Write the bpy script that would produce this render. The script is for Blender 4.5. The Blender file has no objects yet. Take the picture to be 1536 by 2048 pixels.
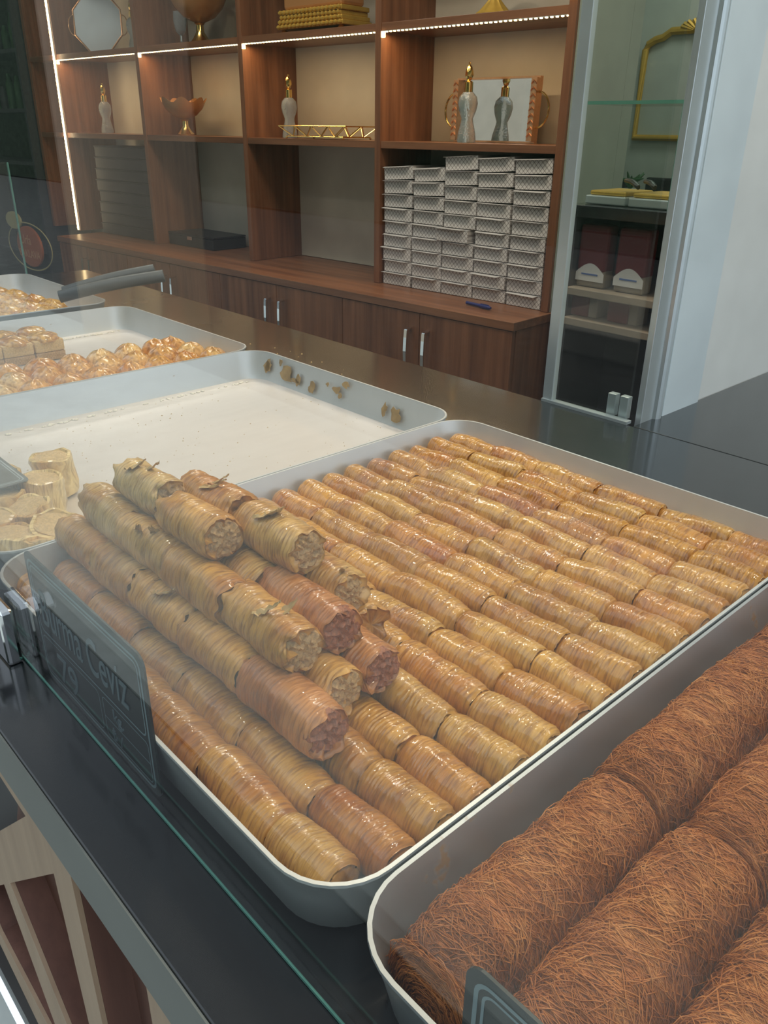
import bpy, bmesh, math, random
import numpy as np
from mathutils import Vector, Matrix, noise
random.seed(7); rng = np.random.default_rng(7)
PI = math.pi
scene = bpy.context.scene
col = scene.collection
# all coordinates below are metres in the counter's frame: x along the front glass, y into the shop,
# z = 0 on the counter top; everything is lifted by the counter height H at the very end.
H = 0.90
# ------------------------------------------------------------------ camera
FPX = 1608.93
PITCH, ROLL, YAW = 0.4450073, -0.01302686, -0.8189158
CAM = Vector((0.675156, -0.163286, 0.392260))
_c, _s = math.cos(YAW), math.sin(YAW)
_f = Vector((_s*math.cos(PITCH), _c*math.cos(PITCH), -math.sin(PITCH)))
_r = Vector((_c, -_s, 0)); _d = _f.cross(_r)
RX = _r*math.cos(ROLL) + _d*math.sin(ROLL)
RY = -_r*math.sin(ROLL) + _d*math.cos(ROLL)
cd = bpy.data.cameras.new('camera'); cam = bpy.data.objects.new('camera', cd); col.objects.link(cam)
cd.sensor_fit = 'VERTICAL'; cd.sensor_height = 36.0; cd.lens = FPX*36.0/2048.0
cd.clip_start = 0.01; cd.clip_end = 200
mw = Matrix((RX, -RY, -_f)).transposed().to_4x4(); mw.translation = CAM
cam.matrix_world = mw
scene.camera = cam
def at(px, py, n=(0,0,1), o=(0,0,0)):
    "survey helper: the point where the sight line of a measured pixel meets a real plane"
    d = RX*((px-768)/FPX) + RY*((py-1024)/FPX) + _f
    n = Vector(n); t = (Vector(o)-CAM).dot(n)/d.dot(n)
    return CAM + d*t
# ------------------------------------------------------------------ world, exposure
w = bpy.data.worlds.new('overcast_sky'); scene.world = w; w.use_nodes = True
bg = w.node_tree.nodes['Background']; bg.inputs[0].default_value = (0.80, 0.90, 1.0, 1); bg.inputs[1].default_value = 1.35
vs = scene.view_settings
vs.view_transform = 'Standard'; vs.look = 'None'; vs.gamma = 1; vs.use_curve_mapping = False; vs.exposure = 0.0
scene.cycles.max_bounces = 8; scene.cycles.transparent_max_bounces = 16
scene.cycles.diffuse_bounces = 4; scene.cycles.glossy_bounces = 4
scene.cycles.sample_clamp_indirect = 4.0
def lamp(name, loc, size, power, color, size_y=None, rot=(0,0,0), spread=PI):
    l = bpy.data.lights.new(name, 'AREA'); l.energy = power; l.color = color; l.size = size; l.spread = spread
    if size_y: l.shape = 'RECTANGLE'; l.size_y = size_y
    else: l.shape = 'DISK'
    o = bpy.data.objects.new(name, l); o.location = loc; o.rotation_euler = rot; col.objects.link(o); return o
WARM = (1.0, 0.84, 0.62)
SPOTS = [(-1.3, 1.15), (-0.75, 1.35), (-0.15, 0.22), (0.25, 0.90), (0.95, 0.55), (-0.3, 1.5), (0.5, 1.35)]
for x, y in SPOTS:
    lamp('ceiling_spot_lamp', (x, y, 1.80), 0.055, 4.6, WARM)
for x, y in [(-1.2, 1.35), (-2.4, 1.1), (1.2, 1.7)]:
    lamp('ceiling_panel_lamp', (x, y, 1.84), 0.5, 9.0, (1.0, 0.93, 0.82), 0.5)
lamp('back_room_lamp', (-1.0, 2.9, 1.7), 0.5, 9, (0.95, 1.0, 0.9), 0.5)
# ------------------------------------------------------------------ materials
MATS = {}
def nmat(name):
    m = bpy.data.materials.new(name); m.use_nodes = True
    nt = m.node_tree; p = nt.nodes['Principled BSDF']; MATS[name] = m
    return m, nt, p
def N(nt, t, **k):
    n = nt.nodes.new(t)
    for a, b in k.items():
        if a.startswith('_'): n.inputs[a[1:].replace('_', ' ')].default_value = b
        else: setattr(n, a, b)
    return n
def ramp(nt, src, stops, interp='LINEAR'):
    r = nt.nodes.new('ShaderNodeValToRGB'); e = r.color_ramp.elements; r.color_ramp.interpolation = interp
    while len(e) < len(stops): e.new(0.5)
    for i, (p, c) in enumerate(stops):
        e[i].position = p; e[i].color = (*c, 1) if len(c) == 3 else c
    nt.links.new(src, r.inputs[0]); return r
def coords(nt, scale, kind='Object'):
    tc = nt.nodes.new('ShaderNodeTexCoord'); mp = nt.nodes.new('ShaderNodeMapping')
    mp.inputs['Scale'].default_value = scale; nt.links.new(tc.outputs[kind], mp.inputs[0]); return mp.outputs[0]
def bump(nt, p, h, strength, dist):
    b = nt.nodes.new('ShaderNodeBump'); b.inputs['Strength'].default_value = strength; b.inputs['Distance'].default_value = dist
    nt.links.new(h, b.inputs['Height']); nt.links.new(b.outputs[0], p.inputs['Normal']); return b
def plain(name, c, rough=0.5, metal=0.0, **k):
    m, nt, p = nmat(name)
    p.inputs['Roughness'].default_value = rough; p.inputs['Metallic'].default_value = metal
    n = N(nt, 'ShaderNodeTexNoise'); n.inputs['Scale'].default_value = k.get('ns', 9); n.inputs['Detail'].default_value = 4
    nt.links.new(coords(nt, (1, 1, 1)), n.inputs[0])
    v = k.get('var', 0.06)
    r = ramp(nt, n.outputs[0], [(0.3, tuple(x*(1-v) for x in c)), (0.7, tuple(min(1, x*(1+v)) for x in c))])
    nt.links.new(r.outputs[0], p.inputs['Base Color'])
    if 'bump' in k: bump(nt, p, n.outputs[0], k['bump'], 0.001)
    return m
def wood(name, dark, light, scale, rough=0.42, coat=0.0):
    m, nt, p = nmat(name)
    co = coords(nt, scale)
    n = N(nt, 'ShaderNodeTexNoise'); n.inputs['Scale'].default_value = 1; n.inputs['Detail'].default_value = 7; n.inputs['Roughness'].default_value = 0.62
    nt.links.new(co, n.inputs[0])
    r = ramp(nt, n.outputs[0], [(0.28, dark), (0.5, tuple((a+b)/2 for a, b in zip(dark, light))), (0.72, light)])
    nt.links.new(r.outputs[0], p.inputs['Base Color']); p.inputs['Roughness'].default_value = rough
    p.inputs['Coat Weight'].default_value = coat
    bump(nt, p, n.outputs[0], 0.15, 0.0006); return m
wood('shelf_wood', (0.12, 0.045, 0.022), (0.30, 0.125, 0.06), (30, 30, 1.6))
wood('shelf_wood_flat', (0.13, 0.052, 0.026), (0.31, 0.135, 0.066), (1.6, 30, 30), 0.35)
wood('slat_wood', (0.35, 0.23, 0.145), (0.48, 0.335, 0.22), (22, 22, 2.0), 0.55)
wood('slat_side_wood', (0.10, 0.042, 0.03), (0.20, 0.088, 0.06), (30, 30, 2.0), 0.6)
plain('back_board', (0.66, 0.61, 0.52), 0.6)
plain('wall_paint', (0.86, 0.88, 0.88), 0.6)
plain('frame_paint', (0.78, 0.88, 0.95), 0.4)
plain('far_wall_paint', (0.42, 0.46, 0.41), 0.8)
plain('dark_wall_paint', (0.035, 0.045, 0.032), 0.5, var=0.35)
plain('ceiling_paint', (0.34, 0.33, 0.32), 0.8)
plain('floor_tile', (0.10, 0.095, 0.09), 0.35)
plain('pavement', (0.66, 0.70, 0.66), 0.9, var=0.15)
plain('backdrop_green', (0.05, 0.075, 0.045), 0.9, var=0.5)
plain('pillar_paint', (0.74, 0.62, 0.48), 0.9)
plain('edge_laminate', (0.15, 0.16, 0.145), 0.5)
plain('dark_panel', (0.05, 0.05, 0.055), 0.6)
plain('aluminium', (0.66, 0.72, 0.75), 0.3, 0.55)
plain('chrome', (0.80, 0.82, 0.84), 0.10, 1.0)
plain('gold', (0.85, 0.58, 0.20), 0.22, 1.0)
plain('gilt', (0.62, 0.40, 0.08), 0.40, 0.5, bump=0.4, ns=60)
plain('rose_gold', (0.78, 0.46, 0.27), 0.28, 0.9, bump=0.5, ns=120)
plain('black_plastic', (0.018, 0.018, 0.02), 0.4)
plain('grey_plastic', (0.10, 0.115, 0.125), 0.38)
plain('dark_card', (0.03, 0.032, 0.035), 0.45)
plain('blue_plastic', (0.02, 0.03, 0.16), 0.3)
plain('white_card', (0.62, 0.60, 0.60), 0.55)
plain('red_bag', (0.12, 0.010, 0.012), 0.5)
plain('blue_print', (0.05, 0.12, 0.35), 0.5)
plain('cream_board', (0.27, 0.22, 0.17), 0.5)
plain('brown_sign', (0.48, 0.13, 0.045), 0.5)
plain('cream_sign', (0.55, 0.46, 0.22), 0.5)
plain('sign_letters', (0.72, 0.36, 0.17), 0.5)
plain('leaf_green', (0.03, 0.10, 0.03), 0.5)
plain('asphalt', (0.19, 0.19, 0.18), 0.9, var=0.2)
# black laminate
m, nt, p = nmat('black_laminate')
p.inputs['Coat Weight'].default_value = 0.8; p.inputs['Coat Roughness'].default_value = 0.10; p.inputs['Coat IOR'].default_value = 1.5; p.inputs['Specular IOR Level'].default_value = 0.25
n = N(nt, 'ShaderNodeTexNoise'); n.inputs['Scale'].default_value = 2.2; n.inputs['Detail'].default_value = 5
nt.links.new(coords(nt, (1, 1, 1)), n.inputs[0])
r = ramp(nt, n.outputs[0], [(0.35, (0.005, 0.007, 0.009)), (0.7, (0.011, 0.012, 0.013))]); nt.links.new(r.outputs[0], p.inputs['Base Color'])
r = ramp(nt, n.outputs[0], [(0.3, (0.22, 0.22, 0.22)), (0.75, (0.30, 0.30, 0.30))]); nt.links.new(r.outputs[0], p.inputs['Roughness'])
# tray aluminium: satin, scratched, syrup stains
def tray_mat(name, base, metal, rough, stain):
    m, nt, p = nmat(name)
    co = coords(nt, (1, 1, 1))
    sc = N(nt, 'ShaderNodeTexNoise'); sc.inputs['Scale'].default_value = 1; sc.inputs['Detail'].default_value = 5
    nt.links.new(coords(nt, (70, 9, 9)), sc.inputs[0])
    big = N(nt, 'ShaderNodeTexNoise'); big.inputs['Scale'].default_value = 11; big.inputs['Detail'].default_value = 5; big.inputs['Roughness'].default_value = 0.7
    nt.links.new(co, big.inputs[0])
    c1 = ramp(nt, sc.outputs[0], [(0.3, tuple(x*0.965 for x in base)), (0.6, base)])
    st = ramp(nt, big.outputs[0], [(stain, (0, 0, 0)), (stain+0.03, (1, 1, 1))])
    mx = N(nt, 'ShaderNodeMix', data_type='RGBA'); nt.links.new(st.outputs[0], mx.inputs[0])
    nt.links.new(c1.outputs[0], mx.inputs[6]); mx.inputs[7].default_value = (0.36, 0.22, 0.11, 1)
    nt.links.new(mx.outputs[2], p.inputs['Base Color'])
    mm = N(nt, 'ShaderNodeMath', operation='MULTIPLY_ADD'); nt.links.new(st.outputs[0], mm.inputs[0]); mm.inputs[1].default_value = -metal; mm.inputs[2].default_value = metal
    nt.links.new(mm.outputs[0], p.inputs['Metallic'])
    p.inputs['Roughness'].default_value = rough
    bump(nt, p, sc.outputs[0], 0.05, 0.0002); return m
tray_mat('tray_metal', (0.70, 0.72, 0.73), 0.55, 0.42, 0.68)
tray_mat('tray_floor_metal', (0.78, 0.73, 0.70), 0.35, 0.40, 0.74)
tray_mat('tray_metal_worn', (0.50, 0.53, 0.56), 0.7, 0.40, 0.64)
# syrup pastry, tinted per object through its object colour
def pastry(name, rough=0.26, coat=0.7, ridge=True):
    m, nt, p = nmat(name)
    oi = N(nt, 'ShaderNodeObjectInfo')
    tc = nt.nodes.new('ShaderNodeTexCoord'); mp = nt.nodes.new('ShaderNodeMapping')
    nt.links.new(tc.outputs['Object'], mp.inputs[0])
    cmb = N(nt, 'ShaderNodeCombineXYZ')
    mr = N(nt, 'ShaderNodeMath', operation='MULTIPLY'); nt.links.new(oi.outputs['Random'], mr.inputs[0]); mr.inputs[1].default_value = 37.0
    nt.links.new(mr.outputs[0], cmb.inputs[0]); nt.links.new(mr.outputs[0], cmb.inputs[2]); nt.links.new(cmb.outputs[0], mp.inputs['Location'])
    big = N(nt, 'ShaderNodeTexNoise'); big.inputs['Scale'].default_value = 26; big.inputs['Detail'].default_value = 4; nt.links.new(mp.outputs[0], big.inputs[0])
    mp2 = nt.nodes.new('ShaderNodeMapping'); mp2.inputs['Scale'].default_value = (520, 60, 60) if ridge else (160, 160, 160)
    nt.links.new(mp.outputs[0], mp2.inputs[0])
    fine = N(nt, 'ShaderNodeTexNoise'); fine.inputs['Scale'].default_value = 1; fine.inputs['Detail'].default_value = 3; nt.links.new(mp2.outputs[0], fine.inputs[0])
    tone = ramp(nt, big.outputs[0], [(0.28, (1.22, 1.24, 1.25)), (0.48, (0.98, 0.96, 0.88)), (0.66, (0.80, 0.60, 0.36))])
    ln = ramp(nt, fine.outputs[0], [(0.32, (0.50, 0.38, 0.24)), (0.56, (1.10, 1.09, 1.06))])
    m1 = N(nt, 'ShaderNodeMix', data_type='RGBA', blend_type='MULTIPLY'); m1.inputs[0].default_value = 1
    nt.links.new(oi.outputs['Color'], m1.inputs[6]); nt.links.new(tone.outputs[0], m1.inputs[7])
    m2 = N(nt, 'ShaderNodeMix', data_type='RGBA', blend_type='MULTIPLY'); m2.inputs[0].default_value = 0.8
    nt.links.new(m1.outputs[2], m2.inputs[6]); nt.links.new(ln.outputs[0], m2.inputs[7])
    nt.links.new(m2.outputs[2], p.inputs['Base Color'])
    p.inputs['Roughness'].default_value = rough; p.inputs['Coat Weight'].default_value = coat; p.inputs['Coat Roughness'].default_value = 0.055
    p.inputs['Subsurface Weight'].default_value = 0.0
    bump(nt, p, fine.outputs[0], 0.75, 0.0009); return m
pastry('pastry_glazed', 0.34, 1.0); pastry('pastry_dry', 0.38, 0.6); pastry('pastry_puff', 0.24, 0.8, ridge=False)
plain('nut_filling', (0.50, 0.30, 0.13), 0.55, var=0.35, bump=1.0, ns=420)
plain('nut_filling_red', (0.36, 0.12, 0.055), 0.45, var=0.4, bump=1.0, ns=420)
plain('nut_filling_pale', (0.70, 0.47, 0.21), 0.6, var=0.2, bump=1.0, ns=420)
plain('syrup_stain', (0.40, 0.27, 0.13), 0.25, var=0.3, ns=60)
plain('flake', (0.62, 0.42, 0.18), 0.35, var=0.2)
# shredded pastry
m, nt, p = nmat('shredded_pastry')
n = N(nt, 'ShaderNodeTexNoise'); n.inputs['Scale'].default_value = 32; n.inputs['Detail'].default_value = 5; n.inputs['Roughness'].default_value = 0.7
nt.links.new(coords(nt, (1, 1, 1)), n.inputs[0])
r = ramp(nt, n.outputs[0], [(0.25, (0.30, 0.075, 0.016)), (0.5, (0.56, 0.195, 0.046)), (0.75, (0.76, 0.35, 0.11))])
nt.links.new(r.outputs[0], p.inputs['Base Color']); p.inputs['Roughness'].default_value = 0.5
# glass: thin architectural pane, Schlick reflection on each face
def glass(name, tint):
    m = bpy.data.materials.new(name); m.use_nodes = True; nt = m.node_tree; MATS[name] = m
    for x in list(nt.nodes):
        if x.type == 'BSDF_PRINCIPLED': nt.nodes.remove(x)
    out = [x for x in nt.nodes if x.type == 'OUTPUT_MATERIAL'][0]
    lw = N(nt, 'ShaderNodeLayerWeight'); lw.inputs[0].default_value = 0.5
    pw = N(nt, 'ShaderNodeMath', operation='POWER'); nt.links.new(lw.outputs['Facing'], pw.inputs[0]); pw.inputs[1].default_value = 5
    ma = N(nt, 'ShaderNodeMath', operation='MULTIPLY_ADD'); nt.links.new(pw.outputs[0], ma.inputs[0]); ma.inputs[1].default_value = 0.96; ma.inputs[2].default_value = 0.042
    tr = N(nt, 'ShaderNodeBsdfTransparent'); tr.inputs[0].default_value = (*tint, 1)
    gl = N(nt, 'ShaderNodeBsdfGlossy'); gl.inputs['Roughness'].default_value = 0.0
    mx = N(nt, 'ShaderNodeMixShader'); nt.links.new(ma.outputs[0], mx.inputs[0]); nt.links.new(tr.outputs[0], mx.inputs[1]); nt.links.new(gl.outputs[0], mx.inputs[2])
    nt.links.new(mx.outputs[0], out.inputs[0]); return m
glass('pane_glass', (0.955, 0.975, 0.965)); glass('crystal', (0.90, 0.93, 0.94))
m, nt, p = nmat('glass_edge'); p.inputs['Base Color'].default_value = (0.16, 0.42, 0.34, 1); p.inputs['Roughness'].default_value = 0.12
p.inputs['Transmission Weight'].default_value = 0.3
m, nt, p = nmat('cut_crystal'); p.inputs['Base Color'].default_value = (0.74, 0.82, 0.86, 1); p.inputs['Roughness'].default_value = 0.12; p.inputs['Transmission Weight'].default_value = 0.82; p.inputs['IOR'].default_value = 1.3
v = N(nt, 'ShaderNodeTexVoronoi'); v.inputs['Scale'].default_value = 140; nt.links.new(coords(nt, (1, 1, 1)), v.inputs[0]); bump(nt, p, v.outputs[0], 0.7, 0.002)
m, nt, p = nmat('mirror'); p.inputs['Base Color'].default_value = (0.80, 0.82, 0.82, 1); p.inputs['Metallic'].default_value = 1; p.inputs['Roughness'].default_value = 0.02
m, nt, p = nmat('led'); p.inputs['Base Color'].default_value = (1, 0.8, 0.5, 1); p.inputs['Emission Color'].default_value = (1.0, 0.72, 0.36, 1); p.inputs['Emission Strength'].default_value = 7
m, nt, p = nmat('led_diffuser'); p.inputs['Base Color'].default_value = (1, 0.85, 0.6, 1); p.inputs['Emission Color'].default_value = (1.0, 0.80, 0.50, 1); p.inputs['Emission Strength'].default_value = 2.2
m, nt, p = nmat('lamp_face'); p.inputs['Emission Color'].default_value = (*WARM, 1); p.inputs['Emission Strength'].default_value = 6
# chalk sign
plain('slate_sheen', (0.20, 0.20, 0.185), 0.4)  # lighter slate colour paints the sheen on the lying card
plain('slate', (0.014, 0.022, 0.024), 0.35)
plain('chalk', (0.15, 0.20, 0.22), 0.7)
plain('chalk_line', (0.27, 0.36, 0.40), 0.7)
plain('chalk_bright', (0.45, 0.50, 0.52), 0.7)
# printed boxes: diagonal lattice print
m, nt, p = nmat('printed_card')
def stripes(nt, rot):
    tc = nt.nodes.new('ShaderNodeTexCoord'); mp = nt.nodes.new('ShaderNodeMapping'); mp.inputs['Rotation'].default_value = (0, rot, 0)
    nt.links.new(tc.outputs['Object'], mp.inputs[0]); wv = N(nt, 'ShaderNodeTexWave', wave_type='BANDS', bands_direction='X'); wv.inputs['Scale'].default_value = 27
    wv.inputs['Distortion'].default_value = 0.6; nt.links.new(mp.outputs[0], wv.inputs[0])
    return ramp(nt, wv.outputs[0], [(0.04, (0.50, 0.48, 0.48)), (0.17, (1, 1, 1))])
a = stripes(nt, 0.75); b = stripes(nt, -0.75)
mx = N(nt, 'ShaderNodeMix', data_type='RGBA', blend_type='MULTIPLY'); mx.inputs[0].default_value = 1
nt.links.new(a.outputs[0], mx.inputs[6]); nt.links.new(b.outputs[0], mx.inputs[7])
m2 = N(nt, 'ShaderNodeMix', data_type='RGBA', blend_type='MULTIPLY'); m2.inputs[0].default_value = 1
nt.links.new(mx.outputs[2], m2.inputs[6]); m2.inputs[7].default_value = (0.78, 0.74, 0.73, 1)
nt.links.new(m2.outputs[2], p.inputs['Base Color']); p.inputs['Roughness'].default_value = 0.5
# ------------------------------------------------------------------ helpers
class MB:
    def __init__(s): s.v = []; s.f = []; s.M = Matrix()
    def add(s, vs_, fs):
        b = len(s.v); s.v += [tuple(s.M @ Vector(q)) for q in vs_]; s.f += [tuple(b+i for i in f) for f in fs]; return s
    def box(s, x0, x1, y0, y1, z0, z1, c=0.0):
        if c <= 0:
            vs_ = [(x, y, z) for z in (z0, z1) for y in (y0, y1) for x in (x0, x1)]
            return s.add(vs_, [(0, 2, 3, 1), (4, 5, 7, 6), (0, 1, 5, 4), (2, 6, 7, 3), (0, 4, 6, 2), (1, 3, 7, 5)])
        bm = bmesh.new(); bmesh.ops.create_cube(bm, size=1)
        for q in bm.verts: q.co = ((x0+x1)/2+q.co.x*(x1-x0), (y0+y1)/2+q.co.y*(y1-y0), (z0+z1)/2+q.co.z*(z1-z0))
        bmesh.ops.bevel(bm, geom=bm.edges[:], offset=c, segments=2, affect='EDGES', profile=0.5)
        bm.verts.index_update(); s.add([q.co[:] for q in bm.verts], [[q.index for q in f.verts] for f in bm.faces]); bm.free(); return s
    def lathe(s, prof, n=24, c=(0, 0, 0), wave=None):
        vs_ = []; fs = []
        for i, (r, z) in enumerate(prof):
            for j in range(n):
                a = 2*PI*j/n; rr = r; zz = z
                if wave: rr, zz = wave(i, a, r, z)
                vs_.append((c[0]+rr*math.cos(a), c[1]+rr*math.sin(a), c[2]+zz))
        for i in range(len(prof)-1):
            for j in range(n):
                k = (j+1) % n; fs.append((i*n+j, i*n+k, (i+1)*n+k, (i+1)*n+j))
        fs.append(tuple(reversed(range(n)))); fs.append(tuple((len(prof)-1)*n+j for j in range(n)))
        return s.add(vs_, fs)
    def tube(s, pts, r, n=8, closed=False):
        pts = [Vector(q) for q in pts]; vs_ = []; fs = []; m = len(pts)
        for i, q in enumerate(pts):
            t = (pts[(i+1) % m] if (closed or i < m-1) else pts[i]) - (pts[i-1] if (closed or i > 0) else pts[i])
            t.normalize(); u = t.cross(Vector((0.13, 0.31, 0.94)));
            if u.length < 0.05: u = t.cross(Vector((1, 0, 0)))
            u.normalize(); v_ = t.cross(u); rr = r[i] if isinstance(r, (list, tuple)) else r
            for j in range(n):
                a = 2*PI*j/n; vs_.append(tuple(q+u*rr*math.cos(a)+v_*rr*math.sin(a)))
        for i in range(m if closed else m-1):
            for j in range(n):
                k = (j+1) % n; i2 = (i+1) % m; fs.append((i*n+j, i*n+k, i2*n+k, i2*n+j))
        if not closed: fs += [tuple(reversed(range(n))), tuple((m-1)*n+j for j in range(n))]
        return s.add(vs_, fs)
    def prism(s, poly, d):
        "planar polygon (list of Vector) pushed along vector d"
        n = len(poly); d = Vector(d)
        vs_ = [tuple(q) for q in poly] + [tuple(Vector(q)+d) for q in poly]
        fs = [tuple(range(n)), tuple(reversed(range(n, 2*n)))] + [(i, n+i, n+(i+1) % n, (i+1) % n) for i in range(n)]
        return s.add(vs_, fs)
    def mesh(s, name, mat, smooth=False):
        me = bpy.data.meshes.new(name); me.from_pydata(s.v, [], s.f); me.validate()
        bm = bmesh.new(); bm.from_mesh(me); bmesh.ops.recalc_face_normals(bm, faces=bm.faces); bm.to_mesh(me); bm.free()
        if smooth:
            me.shade_smooth()
            try: me.set_sharp_from_angle(angle=0.7)
            except Exception: pass
        me.materials.append(MATS[mat]); return me
def put(name, me, parent=None, loc=(0, 0, 0), rot=(0, 0, 0), color=None, kind=None, label=None):
    o = bpy.data.objects.new(name, me); col.objects.link(o); o.parent = parent; o.location = loc; o.rotation_euler = rot
    if color: o.color = (*color, 1)
    if kind: o['kind'] = kind
    if label: o['label'] = label
    return o
def build(mb, name, mat, parent=None, loc=(0, 0, 0), rot=(0, 0, 0), smooth=False, **k):
    return put(name, mb.mesh(name, mat, smooth), parent, loc, rot, **k)
def thing(name, label, cat, loc=(0, 0, 0), rot=(0, 0, 0), group=None, me=None, color=None):
    o = bpy.data.objects.new(name, me); col.objects.link(o); o.location = loc; o.rotation_euler = rot
    o['label'] = label; o['category'] = cat
    if group: o['group'] = group
    if color: o.color = (*color, 1)
    return o
def struct(mb, name, mat, loc=(0, 0, 0), rot=(0, 0, 0)):
    o = build(mb, name, mat, None, loc, rot); o['kind'] = 'structure'; return o
def text(body, parent, loc, size, mat, rot=(PI/2, 0, 0), sx=1.0, shear=0.0, name='lettering', ext=0.0003, off=0.0, align='LEFT'):
    c = bpy.data.curves.new(name, 'FONT'); c.body = body; c.size = size; c.extrude = ext; c.shear = shear; c.offset = off; c.align_x = align
    c.materials.append(MATS[mat]); o = bpy.data.objects.new(name, c); col.objects.link(o)
    me = bpy.data.meshes.new_from_object(o); bpy.data.objects.remove(o); me.materials.clear(); me.materials.append(MATS[mat])
    o = put(name, me, parent, loc, rot); o.scale = (sx, 1, 1); return o
ORD = ['zeroth', 'first', 'second', 'third', 'fourth', 'fifth', 'sixth', 'seventh', 'eighth', 'ninth', 'tenth', 'eleventh', 'twelfth', 'thirteenth', 'fourteenth', 'fifteenth', 'sixteenth', 'seventeenth']
# ------------------------------------------------------------------ shell of the shop
SA = 0.07134451
SXV = Vector((math.cos(SA), math.sin(SA), 0)); SNV = Vector((-math.sin(SA), math.cos(SA), 0))
ZC = -0.1577                                             # top of the base cabinet
A0 = at(1090, 640, o=(0, 0, ZC))
def SH(u, v, z): return Vector((A0.x, A0.y, 0)) + SXV*u + SNV*v + Vector((0, 0, z))
def on_shelf(px, py, v):
    q = at(px, py, SNV, A0 + SNV*v); d = q-A0; return d.dot(SXV), q.z
struct(MB().box(-6, 3, -0.02, 4.5, -H-0.05, -H), 'floor', 'floor_tile')
struct(MB().box(-6, 3, -0.05, 4.5, 1.9, 2.0), 'ceiling', 'ceiling_paint')
struct(MB().box(-46, 16, -2.3, -0.03, -H-0.25, -H-0.05), 'ground_outside', 'pavement')
struct(MB().box(-46, 16, -14, -2.305, -H-0.25, -H-0.09), 'ground_street', 'asphalt')
struct(MB().box(-4.75, -0.054, 0.432, 0.5, -H, 1.9), 'wall_back', 'far_wall_paint', (A0.x, A0.y, 0), (0, 0, SA))
struct(MB().box(-3.5, 3, 3.6, 3.7, -H, 1.9), 'wall_far', 'far_wall_paint')
struct(MB().box(2.6, 2.7, 0, 3.7, -H, -0.2), 'wall_right', 'wall_paint')
struct(MB().box(-5.6, -5.5, -0.02, 3.7, -H, 1.9), 'wall_left', 'dark_wall_paint')
struct(MB().box(0.07, 0.10, 1.06, 3.6, -H, 1.9), 'wall_partition', 'wall_paint')
# painted door post and aluminium profile against the partition's end
fr = MB().box(0.066, 0.106, 0.948, 1.06, -H, 1.9, 0.002); struct(fr, 'door_1', 'frame_paint')
pr_ = MB().box(0.092, 0.102, 0.893, 0.948, -0.02, 1.9, 0.001)
pr_.M = Matrix.Translation((0.100, 0.935, 0)); pr_.tube([(0, 0, 0.0), (0, 0, 1.9)], 0.010, 14)
struct(pr_, 'trim_1', 'aluminium')
# ------------------------------------------------------------------ counter
ct = thing('service_counter', 'long black laminate counter carrying the pastry trays, with grey front edge', 'counter', (0, 0, 0))
build(MB().box(-1.75, 2.4, -0.055, 0.872, -0.03, 0.0, 0.0012), 'countertop', 'black_laminate', ct)
build(MB().box(-1.75, 2.4, -0.0565, -0.0552, -0.054, -0.0015), 'edge_band', 'edge_laminate', ct, label='grey laminate edge band along the front')
build(MB().box(-1.75, 2.4, 0.02, 0.05, -H, -0.03).box(-1.75, 2.4, 0.84, 0.865, -H, -0.03), 'front_panel', 'dark_panel', ct)
rc = thing('counter_return', 'black laminate side counter meeting the long counter at a fine joint', 'counter', (0.1, 0.8735, 0))
build(MB().box(0.0015, 2.3, 0, 1.9, -0.03, 0.0, 0.0008), 'countertop', 'black_laminate', rc)
build(MB().box(0.0015, 0.02, 0.02, 1.9, -H, -0.03), 'side_panel', 'dark_panel', rc)
# wooden lattice on the counter front, outside: boards stand 6 cm proud of a dark panel
LY = -0.049
def P(x, y): return at(x*0.292, 1450+y*0.292, (0, 1, 0), (0, LY, 0))
lat = thing('wooden_lattice', 'pale wooden lattice boards fanning down the counter front below the black ledge', 'panel', tuple(P(445, 860)))
lo = P(445, 860)
def board(name, pts, mat='slat_wood', dy=0.055, y0=0.0, label=None):
    poly = [P(*q)-lo+Vector((0, y0, 0)) for q in pts]
    if mat == 'slat_wood':
        f_ = build(MB().prism(poly, (0, 0.004, 0)), name, mat, lat, label=label)
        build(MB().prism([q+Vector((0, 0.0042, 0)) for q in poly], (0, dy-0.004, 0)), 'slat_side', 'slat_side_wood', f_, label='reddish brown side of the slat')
    else: build(MB().prism(poly, (0, dy, 0)), name, mat, lat, label=label)
board('slat', [(300, 650), (445, 858), (800, 2500), (716, 2500), (368, 1017)])
board('crosspiece', [(-500, 0-80), (0, 235), (300, 650), (368, 1017), (-500, 1200), (-500, 1010), (0, 725), (175, 625), (0, 350), (-500, -520+60)][0:0] or [(-400, 960), (0, 725), (175, 625), (300, 650), (368, 1017), (70, 1082), (-400, 1190)])
board('slat', [(-300, -190), (0, 235), (300, 650), (175, 625), (0, 352), (-300, -90)])
board('slat', [(28, 1092), (70, 1082), (640, 2500), (540, 2500)])
board('slat', [(-200, 1020), (-160, 1060), (0, 1425), (560, 2500), (480, 2500), (0, 1500), (-260, 1100)])
board('slat', [(965, 1577), (1700, 2560), (1130, 2560)])
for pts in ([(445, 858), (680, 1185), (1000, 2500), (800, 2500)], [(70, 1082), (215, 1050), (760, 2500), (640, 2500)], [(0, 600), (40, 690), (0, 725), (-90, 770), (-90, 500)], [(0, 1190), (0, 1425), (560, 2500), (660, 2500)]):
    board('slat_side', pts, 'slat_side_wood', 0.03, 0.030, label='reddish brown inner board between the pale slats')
build(MB().box(-1.2-lo.x, 0.8-lo.x, 0.062, 0.066, -H-lo.z+0.01, -0.056-lo.z), 'backing_panel', 'dark_panel', lat)
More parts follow.
